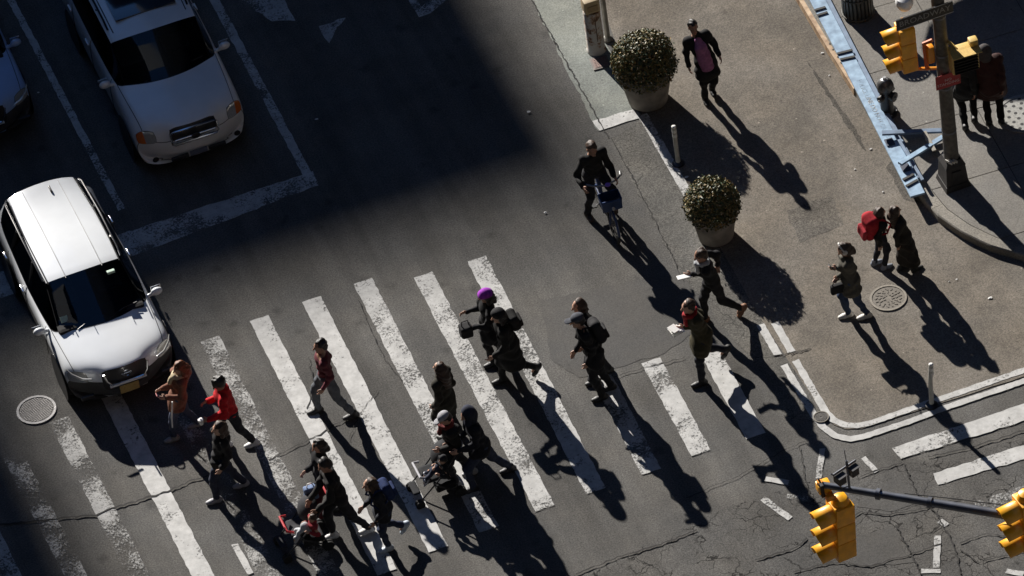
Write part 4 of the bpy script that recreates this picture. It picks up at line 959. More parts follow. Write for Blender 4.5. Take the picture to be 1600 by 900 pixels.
# ------------------------------------------------------------------ signals
YEL = mat('signal_yellow', (.92, .41, .012), .42, var=.16, scale=9, coat=.3); YELD = mat('signal_orange', (.80, .30, .012), .4, var=.08, scale=5, coat=.3); GALV = mat('steel_dark_grey', (.13, .14, .165), .38, .5, var=.2, scale=6)
LENS = [mat('lens_red', (.10, .008, .008), .15), mat('lens_amber', (.12, .06, .005), .15), mat('lens_green', (.005, .07, .05), .15)]
def signal(loc, yaw, sec, label, group='yellow traffic signal heads', tilt=0.0):
    t = thing('traffic_signal', label, 'traffic light', loc, (tilt, 0, yaw), group); w, d = sec*.98, sec*.88
    for i in range(3):
        z = (1-i)*sec
        h = MB().box((0, -d/2, z), (w, d, sec-.003), bev=.022).build('section', YEL, t, True)
        MB().lathe([(sec*.43, 0), (sec*.43, .02), (sec*.40, .025)], 22, Matrix.Translation((0, .0, z)) @ Matrix.Rotation(-math.pi/2, 4, 'X')).build('lens_ring', YELD, h, True)
        MB().lathe([(.001, .03), (sec*.25, .024), (sec*.39, .012)], 20, Matrix.Translation((0, .012, z)) @ Matrix.Rotation(-math.pi/2, 4, 'X'), False).build('lens', LENS[i], h, True)
        V = []; F = []; n = 18; r = sec*.43
        for j in range(n+1):
            a = math.radians(-30+240*j/n); l0 = sec*.82*(1-.35*max(0, (abs(j-n/2)/(n/2))-.4))
            for rr in (r, r-.012):
                V += [(rr*math.cos(a), .015, z+rr*math.sin(a)), (rr*math.cos(a), .015+l0, z+rr*math.sin(a)-.02)]
        for j in range(n):
            a = j*4; F += [(a, a+1, a+5, a+4), (a+2, a+6, a+7, a+3), (a+1, a+3, a+7, a+5)]
        mesh_obj('visor', V, F, YEL, h, True)
    MB().lathe([(sec*.40, 1.5*sec-.004), (sec*.40, 1.5*sec+.02), (sec*.3, 1.5*sec+.09), (sec*.1, 1.5*sec+.12)], 18, Matrix.Translation((0, -d/2, 0))).build('top_cap', YEL, t, True)
    MB().lathe([(.06, -1.5*sec), (.07, -1.5*sec-.05), (.03, -1.5*sec-.09)], 12, Matrix.Translation((0, -d/2, 0))).build('bottom_cap', YEL, t, True)
    hs = MB()
    for i in range(3): hs.box((w/2+.008, -d*.35, (1-i)*sec+.09), (.02, .05, .04)).box((w/2+.008, -d*.35, (1-i)*sec-.09), (.02, .05, .04))
    hs.build('hinges', YELD, t); return t
ARMZ = 5.8
T0 = at(1281, 757, ARMZ); T1 = at(1600, 809, ARMZ); dv = (T1-T0); PE = T0+dv*1.75
t = thing('mast_arm', 'dark grey mast arm reaching in from the right above the junction', 'signal mast', (PE.x, PE.y, 0))
q0, q1 = T0-Vector((PE.x, PE.y, 0)), Vector((0, 0, ARMZ))
MB().tube([q0, q0.lerp(q1, .32), q1], [.05, .062, .088], 16).build('arm', GALV, t, True)
MB().tube([q0+Vector((0, 0, .0)), q0-dv.normalized()*.03], [.055, .035], 14).build('end_cap', GALV, t, True)
MB().tube([(0, 0, 0), (0, 0, ARMZ+.6)], [.16, .12], 18).build('pole', GALV, t, True)
MB().box((0, 0, .25), (.5, .5, .5), bev=.05).build('pole_base', GALV, t)
cb = [q0.lerp(q1, .24)+Vector((0, 0, .10)), q0.lerp(q1, .38)+Vector((.0, .0, .16)), q0.lerp(q1, .55)+Vector((0, 0, .20)), q0.lerp(q1, .62)+Vector((0, 0, .09))]
MB().tube(cb, .008, 5).build('cable', TRIM, t)
for f_ in (.165, .31): 
    b_ = q0.lerp(q1, f_); MB().tube([b_-dv.normalized()*.03, b_+dv.normalized()*.03], .085, 14).build('clamp', GALV, t, True)
yaw_w = math.radians(90)        # lenses face -X
sg = at(1300, 830, ARMZ-.86); signal(sg, yaw_w+.12, .345, 'yellow traffic signal hanging at the tip of the mast arm', tilt=.05)
t2 = thing('signal_hanger', 'yellow clamp bracket joining the mast arm tip and its signal', 'bracket', (T0.x, T0.y, ARMZ))
br = sg-T0
MB().tube([(0, 0, .07), (.0, 0, -.1), (br.x*.6+.04, br.y*.6, br.z+.66), (br.x+.1, br.y, br.z+.62)], .045, 10).build('bracket_arm', YELD, t2, True)
MB().box((.05, 0, -.06), (.2, .16, .17), bev=.03).build('bracket_body', YEL, t2, True); MB().box((.0, -.02, -.05), (.05, .19, .24), bev=.01).build('strap', BLACKT, t2)
MB().box((br.x*.7+.05, br.y*.7, br.z+.66), (.13, .12, .10), bev=.02).build('terminal_box', YELD, t2, True)
sg2 = at(1592, 822, ARMZ-.1); signal(sg2, yaw_w+.1, .335, 'yellow traffic signal further along the mast arm at the right edge')
t2 = thing('signal_hanger', 'dark bracket clamping the right edge signal to the mast arm', 'bracket', sg2)
MB().box((.2, -.05, .1), (.18, .2, .22), bev=.02).build('bracket_body', GALV, t2)
# sensor riser above the arm
s0 = at(1327, 762, ARMZ+.05); t = thing('sensor_bracket', 'small riser with two dark camera boxes above the mast arm', 'sensor', s0, .32)
MB().tube([(0, 0, 0), (0, 0, .55)], .02, 8).build('riser', GALV, t); MB().tube([(-.26, 0, .44), (.16, 0, .44)], .018, 8).build('crossbar', GALV, t)
for x in (-.17, .07):
    b_ = MB().box((x, -.03, .33), (.13, .15, .15), bev=.015).build('camera_box', mat('sensor_dark', (.03, .026, .026), .5), t); MB().box((x, -.03, .41), (.15, .18, .01)).build('sunshield', mat('sensor_shield', (.035, .035, .04), .5), b_)
MB().tube([(.0, 0, .5), (-.02, .0, .78)], .007, 5).build('antenna', GALV, t); MB().tube([(-.3, 0, .5), (-.26, 0, .44)], .012, 5).build('stub', GALV, t)
MB().tube([(-.17, 0, .25), (-.15, 0, .12), (-.1, .02, .05), (0, 0, .04)], .008, 5).build('cable', TRIM, t)

# right hand signal pole
pb = at(1490, 284, KH); t = thing('signal_pole', 'weathered grey signal pole on a heavy black base by the barricade', 'signal pole', (pb.x, pb.y, KH-.003))
POLEM = mat('pole_weathered', (.105, .098, .085), .6, .3, var=.35, scale=14, bump=.2); BASEM = mat('pole_base_black', (.028, .026, .025), .6, var=.3, scale=12)
MB().tube([(0, 0, .45), (0, 0, 2.0), (0, 0, 7.5)], [.122, .114, .09], 18).build('shaft', POLEM, t, True)
def frus(w0, w1, z0, z1): return [(sx*w/2, sy*w/2, z) for z, w in ((z0, w0), (z1, w1)) for sx, sy in ((-1, -1), (1, -1), (1, 1), (-1, 1))], [(3, 2, 1, 0), (4, 5, 6, 7), (0, 1, 5, 4), (1, 2, 6, 5), (2, 3, 7, 6), (3, 0, 4, 7)]
MB().add(*frus(.44, .40, 0, .10)).add(*frus(.38, .33, .101, .46)).add(*frus(.35, .24, .461, .56)).build('base', BASEM, t)
for k_ in range(3): MB().box((-.10+k_*.045, -.13, .585), (.018, .14, .05), Matrix.Rotation(.5, 3, 'Z'), .004).build('clip', mat('clip_pale', (.55, .53, .48), .5), t)
MB().box((0, -.185, .28), (.16, .015, .2), bev=.004).build('hand_hole_door', BASEM, t)
for z in (1.15, 2.1, 2.8, 3.6): MB().lathe([(.126-.008*z*.5, -.018), (.128-.008*z*.5, .018)], 18, Matrix.Translation((0, 0, z)), False).build('band', GALV, t, True)
# red sign
SIGNR = mat('sign_red', (.36, .02, .022), .5, var=.1, scale=10); SIGNW = mat('sign_white', (.6, .6, .58), .5)
rs = thing('regulatory_sign', 'small dark red sign with white lettering strapped to the signal pole', 'sign', (pb.x+.01, pb.y-.135, KH+2.32), (0, .0, -.02))
MB().box((0, 0, 0), (.42, .008, .28), bev=.003).build('plate', SIGNR, rs)
text_mesh('lettering', 'NO\nSTANDING', .075, Matrix.Translation((0, -.006, -.02)) @ Matrix.Rotation(math.pi/2, 4, 'X'), mat('sign_faded_white', (.60, .45, .45), .6), rs)
# street name sign
sn = thing('street_sign', 'dark street name plate with pale lettering across the signal pole', 'sign', (pb.x-.28, pb.y-.12, KH+3.80), (0, 0, .02))
MB().box((0, 0, 0), (.98, .012, .24), bev=.004).build('plate', mat('sign_brown_black', (.03, .028, .026), .5), sn); MB().box((0, -.008, .112), (.98, .004, .01)).build('border', SIGNW, sn); MB().box((0, -.008, -.112), (.98, .004, .01)).build('border', SIGNW, sn)
text_mesh('lettering', 'BROADWAY', .155, Matrix.Translation((0, -.009, -.0)) @ Matrix.Rotation(math.pi/2, 4, 'X'), mat('sign_letter_dim', (.30, .30, .29), .6), sn)
# signal head left of the pole with its brackets
sg3 = at(1404, 76, KH+2.92); signal(sg3, yaw_w-.05, .30, 'yellow traffic signal on the left side of the signal pole')
t2 = thing('signal_hanger', 'orange bracket arms between the pole and its left signal', 'bracket', sg3)
pl = Vector((pb.x, pb.y, 0))-Vector((sg3.x, sg3.y, 0))
for z, zz in ((.52, .66), (-.5, -.42)):
    MB().tube([(.09, 0, z), (pl.x*.4, pl.y*.3, z+.03), (pl.x-.05, pl.y, zz)], .028, 8).build('bracket_arm', YELD, t2, True)
MB().tube([(pl.x*.62, pl.y*.6, -.45), (pl.x*.6, pl.y*.6, .1), (pl.x*.8, pl.y*.8, .16)], .035, 8).build('conduit', mat('orange_red', (.55, .12, .02), .5), t2, True)
MB().box((pl.x*.72, pl.y*.75, -.12), (.12, .12, .34), bev=.03).build('terminal_box', YELD, t2, True)
# pedestrian signal
pg = at(1509, 96, KH+2.78); t2 = thing('pedestrian_signal', 'boxy yellow pedestrian signal with a dark face right of the pole', 'traffic light', pg, -.05)
MB().box((0, .1, 0), (.46, .2, .46), bev=.03).build('housing', mat('signal_pale_yellow', (.62, .42, .12), .5, var=.15), t2, True)
MB().box((0, -.006, 0), (.40, .02, .40), bev=.01).build('face', mat('ped_face', (.012, .011, .010), .4), t2)
for k_ in range(7): MB().box((0, -.03, -.18+k_*.06), (.40, .04, .008)).build('louvre', mat('ped_face', (.01, .01, .01)), t2)
MB().box((.0, -.06, .235), (.48, .18, .012)).build('hood', mat('signal_pale_yellow', (.6, .4, .1)), t2)
pl = Vector((pb.x, pb.y, 0))-Vector((pg.x, pg.y, 0))
rr = Matrix.Rotation(.05, 3, 'Z') @ pl
for z in (.27, -.24): MB().tube([(-.1, .1, z*.8), (rr.x*.6, rr.y*.6+.05, z), (rr.x+.08, rr.y, z)], .026, 8).build('bracket_arm', mat('signal_pale_yellow', (.6, .4, .1)), t2, True)
MB().box((.17, .08, .30), (.14, .14, .12), bev=.02).build('terminal_box', mat('signal_pale_yellow', (.6, .4, .1)), t2, True)
# white dome
wl = at(1413, 3, KH+3.75); t2 = thing('dome_lamp', 'white dome fitting on a short arm at the top edge', 'lamp', wl)
MB().lathe([(.02, -.15), (.10, -.12), (.14, -.04), (.145, .02), (.12, .09), (.05, .13), (.01, .135)], 24).build('dome', mat('dome_white', (.85, .85, .84), .35), t2, True)
pl = Vector((pb.x, pb.y, wl.z+.2))-wl
MB().tube([(0, 0, .12), (0, 0, .25), pl], .022, 8).build('arm', GALV, t2, True)

# unseen umbrella and cart, added out of frame to throw shade on the sidewalk
shp = at(1588, 78, KH); uz = 2.25; k_ = uz/math.tan(SUN_EL); ub = shp+Vector((-math.sin(SUN_AZ)*k_, math.cos(SUN_AZ)*k_, 0))
t = thing('shade_cart', 'unseen cart and dark umbrella added to shade the upper right sidewalk', 'cart', (ub.x, ub.y, KH))
MB().lathe([(1.45, uz-.1), (.9, uz+.22), (.02, uz+.42)], 16, None, False).build('canopy', mat('shade_umbrella_dark', (.02, .02, .03), .8), t); MB().tube([(0, 0, .9), (0, 0, uz+.4)], .025, 8).build('pole', GALV, t)
MB().box((0, 0, .68), (1.6, .8, .6), bev=.03).build('body', mat('cart_steel', (.4, .4, .4), .35, .8), t)
for x in (-.55, .55): MB().lathe([(.2, -.03), (.2, .03)], 18, Matrix.Translation((x, -.35, .2)) @ Matrix.Rotation(math.pi/2, 4, 'X')).build('wheel', RUBBER, t)
# black plastic sheeting heap in the umbrella's shade

# ------------------------------------------------------------------ people
LW = (-1, .02)
a = person('person in an orange brown coat and long auburn hair before the white SUV', [(268, 687, 0), (306, 668, .0)], (283, 578), LW, 1.64, ('coat', (.19, .085, .055)), (.05, .06, .10), (.25, .24, .23), ('long', 'auburn'), 'light',
           arms=((.30, -.02, .24), (.28, -.05, .26)), look=(0, -.25), build=.95, hem=.66, scarf=(.50, .42, .28))
b = person('person in a bright red hooded jacket holding a white cup', [(352, 700, 0), (394, 696, 0)], (341, 600), LW, 1.68, ('puffer', (.50, .012, .018)), (.02, .022, .03), (.6, .6, .6), ('bushy', 'black'), 'mid',
           arms=((.30, .02, .30), (.24, .02, .30)), look=(.1, -.45), hood='down')
c = person('person in a dark jacket and brown hair striding behind the red jacket', [(334, 783, 0), (378, 762, .0)], (343, 672), LW, 1.70, ('jacket', BLACK), (.03, .035, .06), (.3, .3, .32), ('bob', 'brown'), 'light', build=.95, hem=.74)
d_ = person('man in a maroon sweater and grey jeans striding alone over the bars', [(493, 645, 0), (549, 653, .02)], (500, 541), LW, 1.76, ('sweater', (.13, .03, .04)), (.10, .11, .125), (.02, .02, .02), ('short', 'black'), 'mid',
           arms=((.08, .02, .50), (-.05, .03, .52)), look=(.1, -.1))
e1 = person('person in black with a dark red skirt walking beside the stroller pusher', [(500, 815, 0), (530, 797, 0)], (497, 697), LW, 1.66, ('puffer', BLACK), (.10, .012, .02), (.03, .03, .03), ('bob', 'black'), 'light',
            arms=((.22, .06, .38), (.2, .0, .40)), build=1.0, look=(0, -.3))
e2 = person('man in black leaning forward to push the stroller with red bars', [(519, 845, 0), (571, 828, .03)], (507, 727), LW, 1.78, ('jacket', (.018, .017, .017)), (.022, .022, .026), (.55, .55, .55), ('short', 'black'), 'mid',
            arms=(('px', 496, 797, .98), ('px', 486, 780, 1.0)), look=(0, -.35))
e3 = person('woman with a blue backpack kicking up a white shoe', [(601, 856, 0), (629, 832, .20)], (577, 757), LW, 1.64, ('jacket', (.02, .022, .03)), (.03, .04, .075), (.42, .48, .55), ('bob', 'brown'), 'light', build=.95, arms=((.12, .05, .48), (.15, .05, .46)), hem=.72)
g_ = person('person with brown hair in a long olive black coat among the bars', [(694, 688, 0), (716, 680, 0)], (686, 576), (-.6, .8), 1.70, ('coat', (.028, .026, .018)), (.02, .02, .022), (.02, .02, .02), ('long', 'brown'), 'light', build=1.0, hem=.5, arms=((.1, .02, .5), (.1, .02, .5)))
h_ = person('person in a pale cap bending over the dark stroller', [(708, 760, 0), (735, 742, 0)], (695, 654), LW, 1.66, ('puffer', (.016, .016, .018)), (.03, .03, .035), (.3, .3, .3), ('short', 'black'), 'light', hat=('cap', (.32, .32, .34)), look=(0, -.5), scarf=(.12, .02, .02),
            arms=(('px', 690, 702, .98), ('px', 700, 692, 1.0)))
i_ = person('person in a navy hooded jacket and jeans striding beside the dark stroller', [(736, 768, 0), (794, 737, 0)], (730, 648), LW, 1.76, ('jacket', (.014, .015, .022)), (.035, .045, .08), (.02, .02, .025), ('none', 'black'), 'light', hat=('hood', (.022, .026, .045)),
            arms=((.32, .0, .32), (.22, .02, .42)), look=(0, -.35), hem=.72)
j_ = person('person in a purple knit hat and black coat in the middle of the crossing', [(766, 568, 0), (784, 560, 0)], (760, 466), LW, 1.66, ('coat', BLACK), (.015, .015, .016), (.02, .02, .02), ('bob', 'black'), 'mid', hat=('beanie', (.30, .04, .42)), look=(.2, -.2), build=1.0, hem=.6,
            arms=((.34, .02, .20), (.30, .03, .24)))
k_ = person('person in a long black coat whose black shoe trails behind', [(783, 601, 0), (831, 577, .16)], (778, 494), LW, 1.72, ('coat', (.012, .012, .012)), (.015, .015, .015), (.012, .012, .012), ('bob', 'black'), 'light', build=1.05, hem=.42, hat=('wool', (.015, .015, .016)),
            arms=((.22, .02, .42), (-.1, .05, .5)), look=(.1, -.15))
l_ = person('person with brown hair half hidden behind the capped man', [(926, 598, 0), (948, 584, 0)], (903, 478), LW, 1.68, ('jacket', (.02, .018, .016)), (.02, .02, .024), (.05, .05, .05), ('bob', 'brown'), 'light', build=1.0, look=(0, -.1), hem=.7)
m_ = person('man in a grey peaked cap and black backpack striding', [(936, 622, 0), (952, 612, .0)], (901, 500), LW, 1.76, ('jacket', BLACK), (.016, .017, .02), (.02, .02, .02), ('short', 'black'), 'light', hat=('cap', (.06, .065, .08)), look=(.1, -.1), arms=((.05, .03, .52), (.1, .03, .5)), hem=.78)
n_ = person('man in an olive coat and red scarf carrying white papers', [(1093, 602, 0), (1128, 553, .22)], (1075, 479), LW, 1.76, ('coat', (.05, .043, .022)), (.02, .022, .03), (.015, .015, .015), ('short', 'brown'), 'light', build=1.05, hem=.66, scarf=(.30, .015, .02),
            arms=(('px', 1070, 512, 1.18), (-.2, .06, .48)), look=(.1, -.1))
o_ = person('man in black running by the lower planter', [(1098, 506, 0), (1152, 486, .10)], (1096, 402), LW, 1.74, ('jacket', (.014, .015, .018)), (.014, .014, .016), (.22, .10, .05), ('short', 'brown'), 'mid', arms=(('px', 1082, 429, 1.12), (-.25, .06, .40)), look=(.1, -.3), scarf=(.4, .42, .44))
q_ = person('woman in a pink shirt under an open black coat by the upper planter', [(1106, 160, 0), (1112, 146, .06)], (1077, 44), (-.15, -1), 1.66, ('coat', (.014, .013, .015)), (.012, .012, .014), (.012, .012, .012), ('short', 'black'), 'mid', shirt=(.30, .12, .24), hem=.62,
            arms=(('px', 1124, 87, 1.0), (.08, .05, .5)), look=(0, .0), build=1.0)
r_ = person('woman in a grey coat with white ear muffs and white shoes looking at a phone', [(1323, 497, 0), (1350, 495, 0)], (1318, 390), LW, 1.66, ('coat', (.085, .08, .066)), (.035, .055, .11), (.62, .60, .55), ('bob', 'brown'), 'light', hat=('muff', (.6, .58, .55)), hem=.64, build=.98,
            arms=(('px', 1309, 419, 1.16), ('px', 1311, 432, .98)), look=(.1, -.5), group='people standing and walking on the plaza')
s_ = person('person in black carrying a large red backpack on the plaza', [(1370, 412, 0), (1386, 419, 0)], (1377, 333), (1, .12), 1.36, ('jacket', (.02, .018, .018)), (.022, .024, .032), (.2, .22, .26), ('bob', 'brown'), 'light', group='people standing and walking on the plaza', maxlean=.3, look=(0, -.2))
t_ = person('person with long brown hair in a long dark coat right of the red backpack', [(1414, 424, 0), (1430, 418, 0)], (1394, 332), (1, .12), 1.40, ('coat', (.026, .022, .018)), (.016, .016, .016), (.02, .02, .02), ('long', 'brown'), 'light', hem=.18, build=1.0, group='people standing and walking on the plaza', maxlean=.2)
u_ = person('person in black walking left of the maroon coat at the upper right', [(1508, 198, KH), (1522, 186, KH)], (1494, 88), (.3, 1), 1.72, ('coat', (.014, .012, .012)), (.012, .012, .014), (.012, .012, .012), ('short', 'black'), 'mid', hem=.62, group='people walking on the sidewalk')
v_ = person('person in a wide dark maroon coat at the upper right edge', [(1545, 190, KH), (1564, 188, KH)], (1538, 79), (.3, 1), 1.74, ('coat', (.034, .010, .008), .8), (.012, .012, .014), (.012, .012, .012), ('none', 'black'), 'mid', hat=('hood', (.05, .045, .045)), hem=.60, build=1.08, puff=.015, group='people walking on the sidewalk')
for q in PEOPLE: print(q)

# bags and things in hands
backpack(e3, (.012, .028, .10), 'blue backpack on the woman kicking up her shoe', (.135, .08, .19))
backpack(m_, (.014, .014, .016), 'black backpack on the man in the grey cap', (.15, .09, .21))
backpack(k_, (.012, .012, .012), 'black backpack on the person in the long black coat', (.14, .08, .17), up=.06)
backpack(s_, (.36, .012, .022), 'large bright red backpack on the person in black', (.155, .115, .25), .0, (.42, .03, .045))
def held(name, label, cat, p, side, off=(0, .06, 0), group=None):
    w = p['wri'][side]; dd = nrm(w-p['elb'][side]); q = w+dd*.08*p['s']+np.array(off); return thing(name, label, cat, p['w'](q), p['rz'], group)
WHITE = mat('paper_white', (.80, .80, .78), .6, var=.05)
t = held('paper_cup', 'white round cup in the hand of the red jacket walker', 'cup', b, 0, (0, .05, .0))
MB().lathe([(.03, -.06), (.042, .03), (.046, .035), (.045, .05), (.02, .06)], 16).build('cup', WHITE, t, True); MB().lathe([(.047, .036), (.047, .048)], 16).build('lid', mat('cup_lid', (.7, .7, .7), .4), t, True)
t = held('paper_stack', 'white folded papers held by the man in the olive coat', 'papers', n_, 0, (-.02, .06, 0))
for i in range(4):
    x = MB().box((0, .02*i-.02, .03*i-.04), (.15, .20, .006), Matrix.Rotation(.25*i-.3, 3, 'X') @ Matrix.Rotation(.2*i, 3, 'Z')); x.build('sheet', WHITE, t)
t = held('newspaper', 'white paper in the hand of the running man', 'papers', o_, 0, (-.02, .05, 0)); MB().box((0, 0, 0), (.10, .26, .025), Matrix.Rotation(.1, 3, 'X'), .008).build('sheets', WHITE, t)
t = held('mobile_phone', 'dark phone held up by the woman with ear muffs', 'phone', r_, 0, (.0, .02, .03)); MB().box((0, 0, 0), (.075, .012, .15), Matrix.Rotation(-.6, 3, 'X'), .005).build('case', TRIM, t); MB().box((0, -.0075, 0), (.066, .003, .135), Matrix.Rotation(-.6, 3, 'X')).build('screen', mat('phone_screen', (.02, .03, .05), .1), t)
t = held('handbag', 'small black bag hanging from the arm of the woman with ear muffs', 'bag', r_, 1, (-.02, -.02, -.17)); Sdf().box((0, 0, 0), (.05, .13, .09), None, .03).obj('bag', cloth(BLACK), t, .014, .003, 1); MB().tube([(0, -.1, .07), (0, -.06, .17), (0, .06, .17), (0, .1, .07)], .009, 6).build('strap', cloth(BLACK), t, True)
t = held('mobile_phone', 'pinkish phone in the hands of the auburn haired walker', 'phone', a, 0, (.03, .03, .02)); MB().box((0, 0, 0), (.08, .014, .15), Matrix.Rotation(-.7, 3, 'X'), .005).build('case', mat('phone_pink', (.5, .2, .2), .4), t); MB().box((0, -.0085, 0), (.07, .003, .135), Matrix.Rotation(-.7, 3, 'X')).build('screen', mat('phone_screen', (.02, .03, .05), .1), t)
t = thing('shoulder_strap', 'white strap dangling from the auburn haired walker', 'strap', a['org'], a['rz']); w = a['hip']
MB().tube([w+np.array([-.17, .14, .06]), w+np.array([-.19, .17, -.1]), w+np.array([-.185, .2, -.26]), w+np.array([-.19, .22, -.46])], .013, 6).build('strap', WHITE, t, True)
t = held('handbag', 'black shoulder bag in the arms of the purple hat walker', 'bag', j_, 0, (-.03, .05, -.03)); Sdf().box((0, 0, 0), (.10, .10, .11), None, .04).obj('bag', cloth(BLACK), t, .014, .004, 2); MB().tube([(0, -.06, .1), (0, -.05, .2), (0, .05, .2), (0, .06, .1)], .01, 6).build('strap', cloth(BLACK), t, True)
t = held('shopping_bag', 'pale blue bag held at the hip of the dark red skirt walker', 'bag', e1, 0, (-.04, .02, -.06)); Sdf().box((0, 0, 0), (.06, .11, .13), None, .03).obj('bag', cloth((.16, .22, .36)), t, .014, .006, 2); MB().tube([(0, -.06, .12), (0, -.03, .2), (0, .03, .2), (0, .06, .12)], .009, 6).build('handle', WHITE, t, True)

# ------------------------------------------------------------------ strollers (built facing +Y, pushed along -X)
def stroller(pix, yaw, fabric, fab2, label, accent, canopy=True):
    p = at(*pix); t = thing('stroller', label, 'stroller', p, yaw, 'strollers on the crossing'); fr = mat('stroller_frame', (.05, .05, .055), .4, .5)
    for sx in (-.24, .24):
        MB().tube([(sx, -.42, 1.0), (sx, -.30, .86), (sx, .02, .46), (sx*.9, .36, .12)], .013, 8).build('frame_tube', fr, t, True); MB().tube([(sx, .10, .40), (sx, -.30, .10)], .012, 8).build('rear_leg', fr, t, True)
        for y, r in ((.36, .075), (-.31, .09)):
            for o_x in (-.025, .025):
                M = Matrix.Translation((sx*(.9 if y > 0 else 1)+o_x, y, r)) @ Matrix.Rotation(math.pi/2, 4, 'Y'); w = MB().lathe([(r*.62, -.014), (r, -.014), (r, .014), (r*.62, .014)], 20, M).build('wheel', RUBBER, t, True); MB().lathe([(r*.62, -.01), (r*.62, .01), (.01, .012)], 14, M).build('hub', mat('hub_grey', (.4, .4, .4), .5), w)
    MB().tube([(-.24, -.42, 1.0), (-.2, -.46, 1.03), (.2, -.46, 1.03), (.24, -.42, 1.0)], .017, 8).build('handlebar', mat(accent[0], accent[1], .5), t, True)
    MB().tube([(-.24, -.30, .12), (.24, -.30, .12)], .01, 6).build('axle', fr, t, True)
    Sdf().box((0, .02, .44), (.19, .2, .035), None, .03).box((0, -.17, .66), (.19, .04, .25), np.array([[1, 0, 0], [0, .94, .34], [0, -.34, .94]]), .03).obj('seat', cloth(fabric), t, .016, .004, 1)
    Sdf().box((0, .36, .24), (.15, .06, .02), None, .015).obj('foot_rest', cloth(fabric), t, .016)
    MB().tube([(-.2, .18, .56), (-.18, .28, .6), (.18, .28, .6), (.2, .18, .56)], .02, 8).build('bumper_bar', mat(accent[0], accent[1], .5), t, True)
    Sdf().box((0, -.12, .20), (.19, .17, .06), None, .04).obj('basket', cloth(fab2), t, .018, .006, 2)
    if canopy:
        V = []; F = []; n = 8; mm = 10
        for i in range(n+1):
            th = math.radians(100-18*i)
            for j in range(mm+1):
                ph = math.pi*j/mm; x = -math.cos(ph)*.225; hgt = math.sin(ph)**.6
                r = .26*hgt; cy, cz = -.24, .70; V.append((x, cy+r*math.cos(th)*1.0, cz+r*math.sin(th)*1.0 if hgt > 0 else cz))
        for i in range(n-2):
            for j in range(mm): q = i*(mm+1)+j; F.append((q, q+1, q+mm+2, q+mm+1))
        o = mesh_obj('canopy', V, F, cloth(fab2), t, True); sm_ = o.modifiers.new('s', 'SOLIDIFY'); sm_.thickness = .012
    return t, p
STY = math.pi/2
stroller((477, 852), STY, (.03, .03, .035), (.02, .02, .024), 'small dark stroller with red bars pushed by the leaning man', ('bar_red', (.42, .015, .025)))
stroller((684, 768), STY, (.016, .016, .02), (.018, .018, .022), 'black stroller with a pale handlebar between two bending walkers', ('bar_pale', (.42, .42, .45)))
person('small child in red seated in the stroller with red bars', [(459, 842, .25), (462, 836, .25)], (476, 822), LW, .98, ('jacket', (.30, .03, .04)), (.42, .44, .46), (.4, .4, .42), ('short', 'brown'), 'light', arms=((.16, .02, .15), (.16, .02, .15)), pelvis=(0, -.30, .27), base_z=.25, maxlean=.0, group='children riding in strollers')
person('small child in dark clothes seated in the black stroller', [(661, 753, .25), (664, 747, .25)], (682, 722), LW, 1.0, ('jacket', (.016, .016, .02)), (.025, .03, .05), (.35, .36, .4), ('short', 'black'), 'light', arms=((.16, .02, .15), (.16, .02, .15)), pelvis=(0, -.32, .27), base_z=.25, maxlean=.0, hat=('wool', (.02, .02, .025)), group='children riding in strollers')

# ------------------------------------------------------------------ bicycle and rider
bp_ = at(947, 342); BY = math.radians(180-4); t = thing('bicycle', 'blue share bicycle with a front basket ridden towards the crossing', 'bicycle', bp_, BY)
BF = mat('bike_blue', (.02, .045, .13), .4, var=.1); GREY = mat('bike_grey', (.2, .2, .21), .4, .5)
for y in (-.50, .52):
    M = Matrix.Translation((0, y, .33)) @ Matrix.Rotation(math.pi/2, 4, 'Y'); w = MB().lathe([(.30, -.018), (.325, -.02), (.34, 0), (.325, .02), (.30, .018), (.295, 0), (.30, -.018)], 36, M, False).build('wheel', RUBBER, t, True)
    sp_ = MB()
    for q in range(14): sp_.tube([M @ Vector((.02, 0, 0)), M @ Vector((.3*math.cos(q*.449), .3*math.sin(q*.449), 0))], .003, 4)
    sp_.lathe([(.03, -.05), (.03, .05)], 10, M).build('spokes', GREY, w)
    MB().tube([(0, y+.355*math.cos(a), .33+.355*math.sin(a)) for a in np.linspace(.1, 2.8, 12)], .022, 6).build('mudguard', BF, t, True)
f_ = MB(); f_.tube([(0, -.18, .78), (0, -.08, .30), (0, .30, .58), (0, .34, .86)], .032, 10).tube([(0, -.5, .33), (0, -.08, .30)], .018, 8).tube([(0, -.5, .33), (0, -.15, .62)], .016, 8).build('frame', BF, t, True)
MB().tube([(0, .34, .88), (.0, .44, .6), (.05, .52, .33)], .02, 8).tube([(.0, .44, .6), (-.05, .52, .33)], .02, 8).build('fork', BF, t, True)
MB().tube([(-.29, .20, 1.04), (-.2, .30, 1.06), (0, .34, 1.03), (.2, .30, 1.06), (.29, .20, 1.04)], .016, 8).build('handlebar', GREY, t, True)
for sx in (-1, 1): MB().tube([(sx*.29, .20, 1.04), (sx*.31, .11, 1.03)], .021, 8).build('grip', TRIM, t, True)
Sdf().box((0, -.18, .86), (.08, .11, .025), None, .02).obj('saddle', TRIM, t, .014)
bk = MB(); bk.box((0, .52, .74), (.28, .22, .02)); 
for sx in (-1, 1): bk.box((sx*.155, .52, .85), (.016, .24, .22), Matrix.Rotation(sx*.12, 3, 'Y'))
bk.box((0, .64, .85), (.33, .016, .22), Matrix.Rotation(-.12, 3, 'X')).box((0, .40, .86), (.31, .016, .2)).build('basket', BF, t)
MB().lathe([(.001, 0), (.045, 0), (.045, .015)], 16, Matrix.Translation((-.02, .40, 1.09))).build('bell', mat('bell_purple', (.32, .15, .6), .4), t, True)
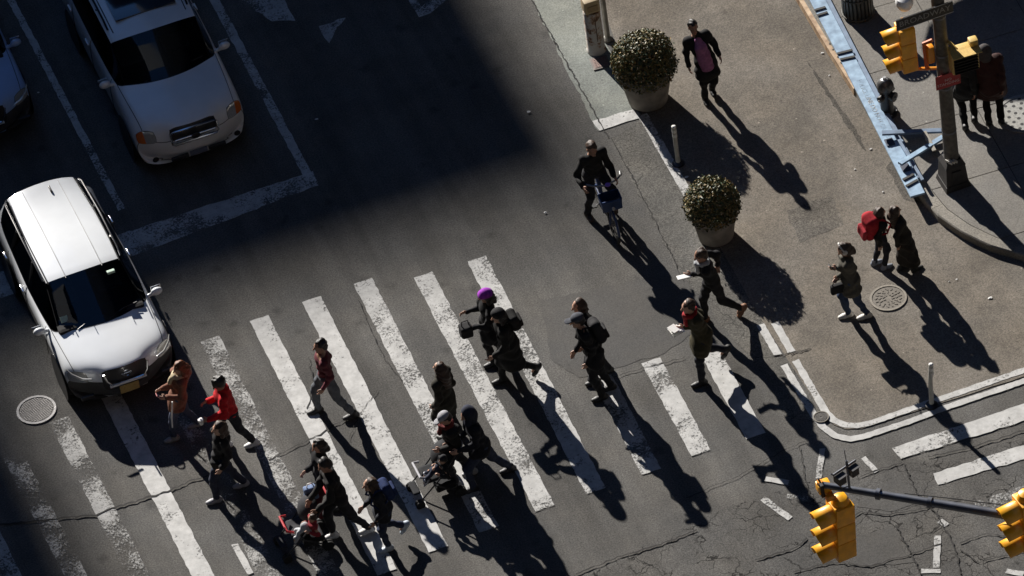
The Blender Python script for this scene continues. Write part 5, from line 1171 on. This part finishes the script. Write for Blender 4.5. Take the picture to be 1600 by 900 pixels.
MB().lathe([(.0, 0), (.028, 0), (.028, .03)], 12, Matrix.Translation((0, .69, .84)) @ Matrix.Rotation(-math.pi/2, 4, 'X')).build('headlight', LAMP, t)
for sx in (-1, 1): MB().tube([(sx*.06, -.08, .30), (sx*.08, -.05-sx*.12, .30-sx*.11)], .012, 6).build('crank', GREY, t); MB().box((sx*.13, -.05-sx*.12, .30-sx*.11), (.10, .09, .022)).build('pedal', TRIM, t)
ry = Vector((math.sin(math.radians(4)), -math.cos(math.radians(4))))
person('cyclist in black astride the blue bicycle with one foot down', [(917, 342, 0), (966, 325, .16)], (925, 232), (ry.x, ry.y), 1.76, ('jacket', (.013, .012, .013)), (.02, .02, .024), (.05, .035, .03), ('short', 'brown'), 'mid',
       arms=(('px', 961, 277, 1.06), ('px', 911, 292, 1.06)), look=(0, -.35), pelvis=(.0, -.16, .92), maxlean=.4, group='riders')
# sunlit white pieces on the handlebar bag
# litter on the ground
LIT = mat('litter_white', (.6, .6, .58), .7); rnd = random.Random(5)
for i, (x, y, s_, lb) in enumerate([(1547, 466, .045, 'white scrap alone on the plaza near the right edge'), (495, 186, .035, 'pale scrap alone in the building shade beside the lane line'),
     (852, 332, .035, 'pale scrap on the road left of the cyclist'), (1042, 61, .02, 'tiny scrap on the plaza right of the upper planter'), (1296, 118, .025, 'tiny scrap against the orange kerb strip'), (1285, 83, .03, 'uppermost pale scrap against the orange kerb strip'),
     (1360, 233, .03, 'pale scrap against the kerb beside the barricade legs'), (826, 175, .04, 'pale scrap on the road left of the green lane'), (1495, 437, .022, 'upper of two tiny scraps right of the plaza manhole'), (1483, 440, .02, 'lower of two tiny scraps right of the plaza manhole'),
     (1336, 265, .025, 'tiny scrap on the plaza above the red backpack'), (1073, 277, .04, 'pale scrap at the foot of the post between the planters'), (60, 145, .03, 'pale scrap in the shade by the bluish car'), (1380, 300, .03, 'pale scrap below the lower end of the barricade')]):
    p = at(x, y, .016); V = []; n = 7
    for q in range(n): a_ = 6.283*q/n; V.append((s_*math.cos(a_)*rnd.uniform(.5, 1.1), s_*.7*math.sin(a_)*rnd.uniform(.5, 1.1), rnd.uniform(.002, .010)))
    V.append((0, 0, .014)); o = mesh_obj('paper_scrap', V, [(q, (q+1) % n, n) for q in range(n)], LIT); o.location = p
    tag(o, lb, 'litter', 'paper scraps on the ground')
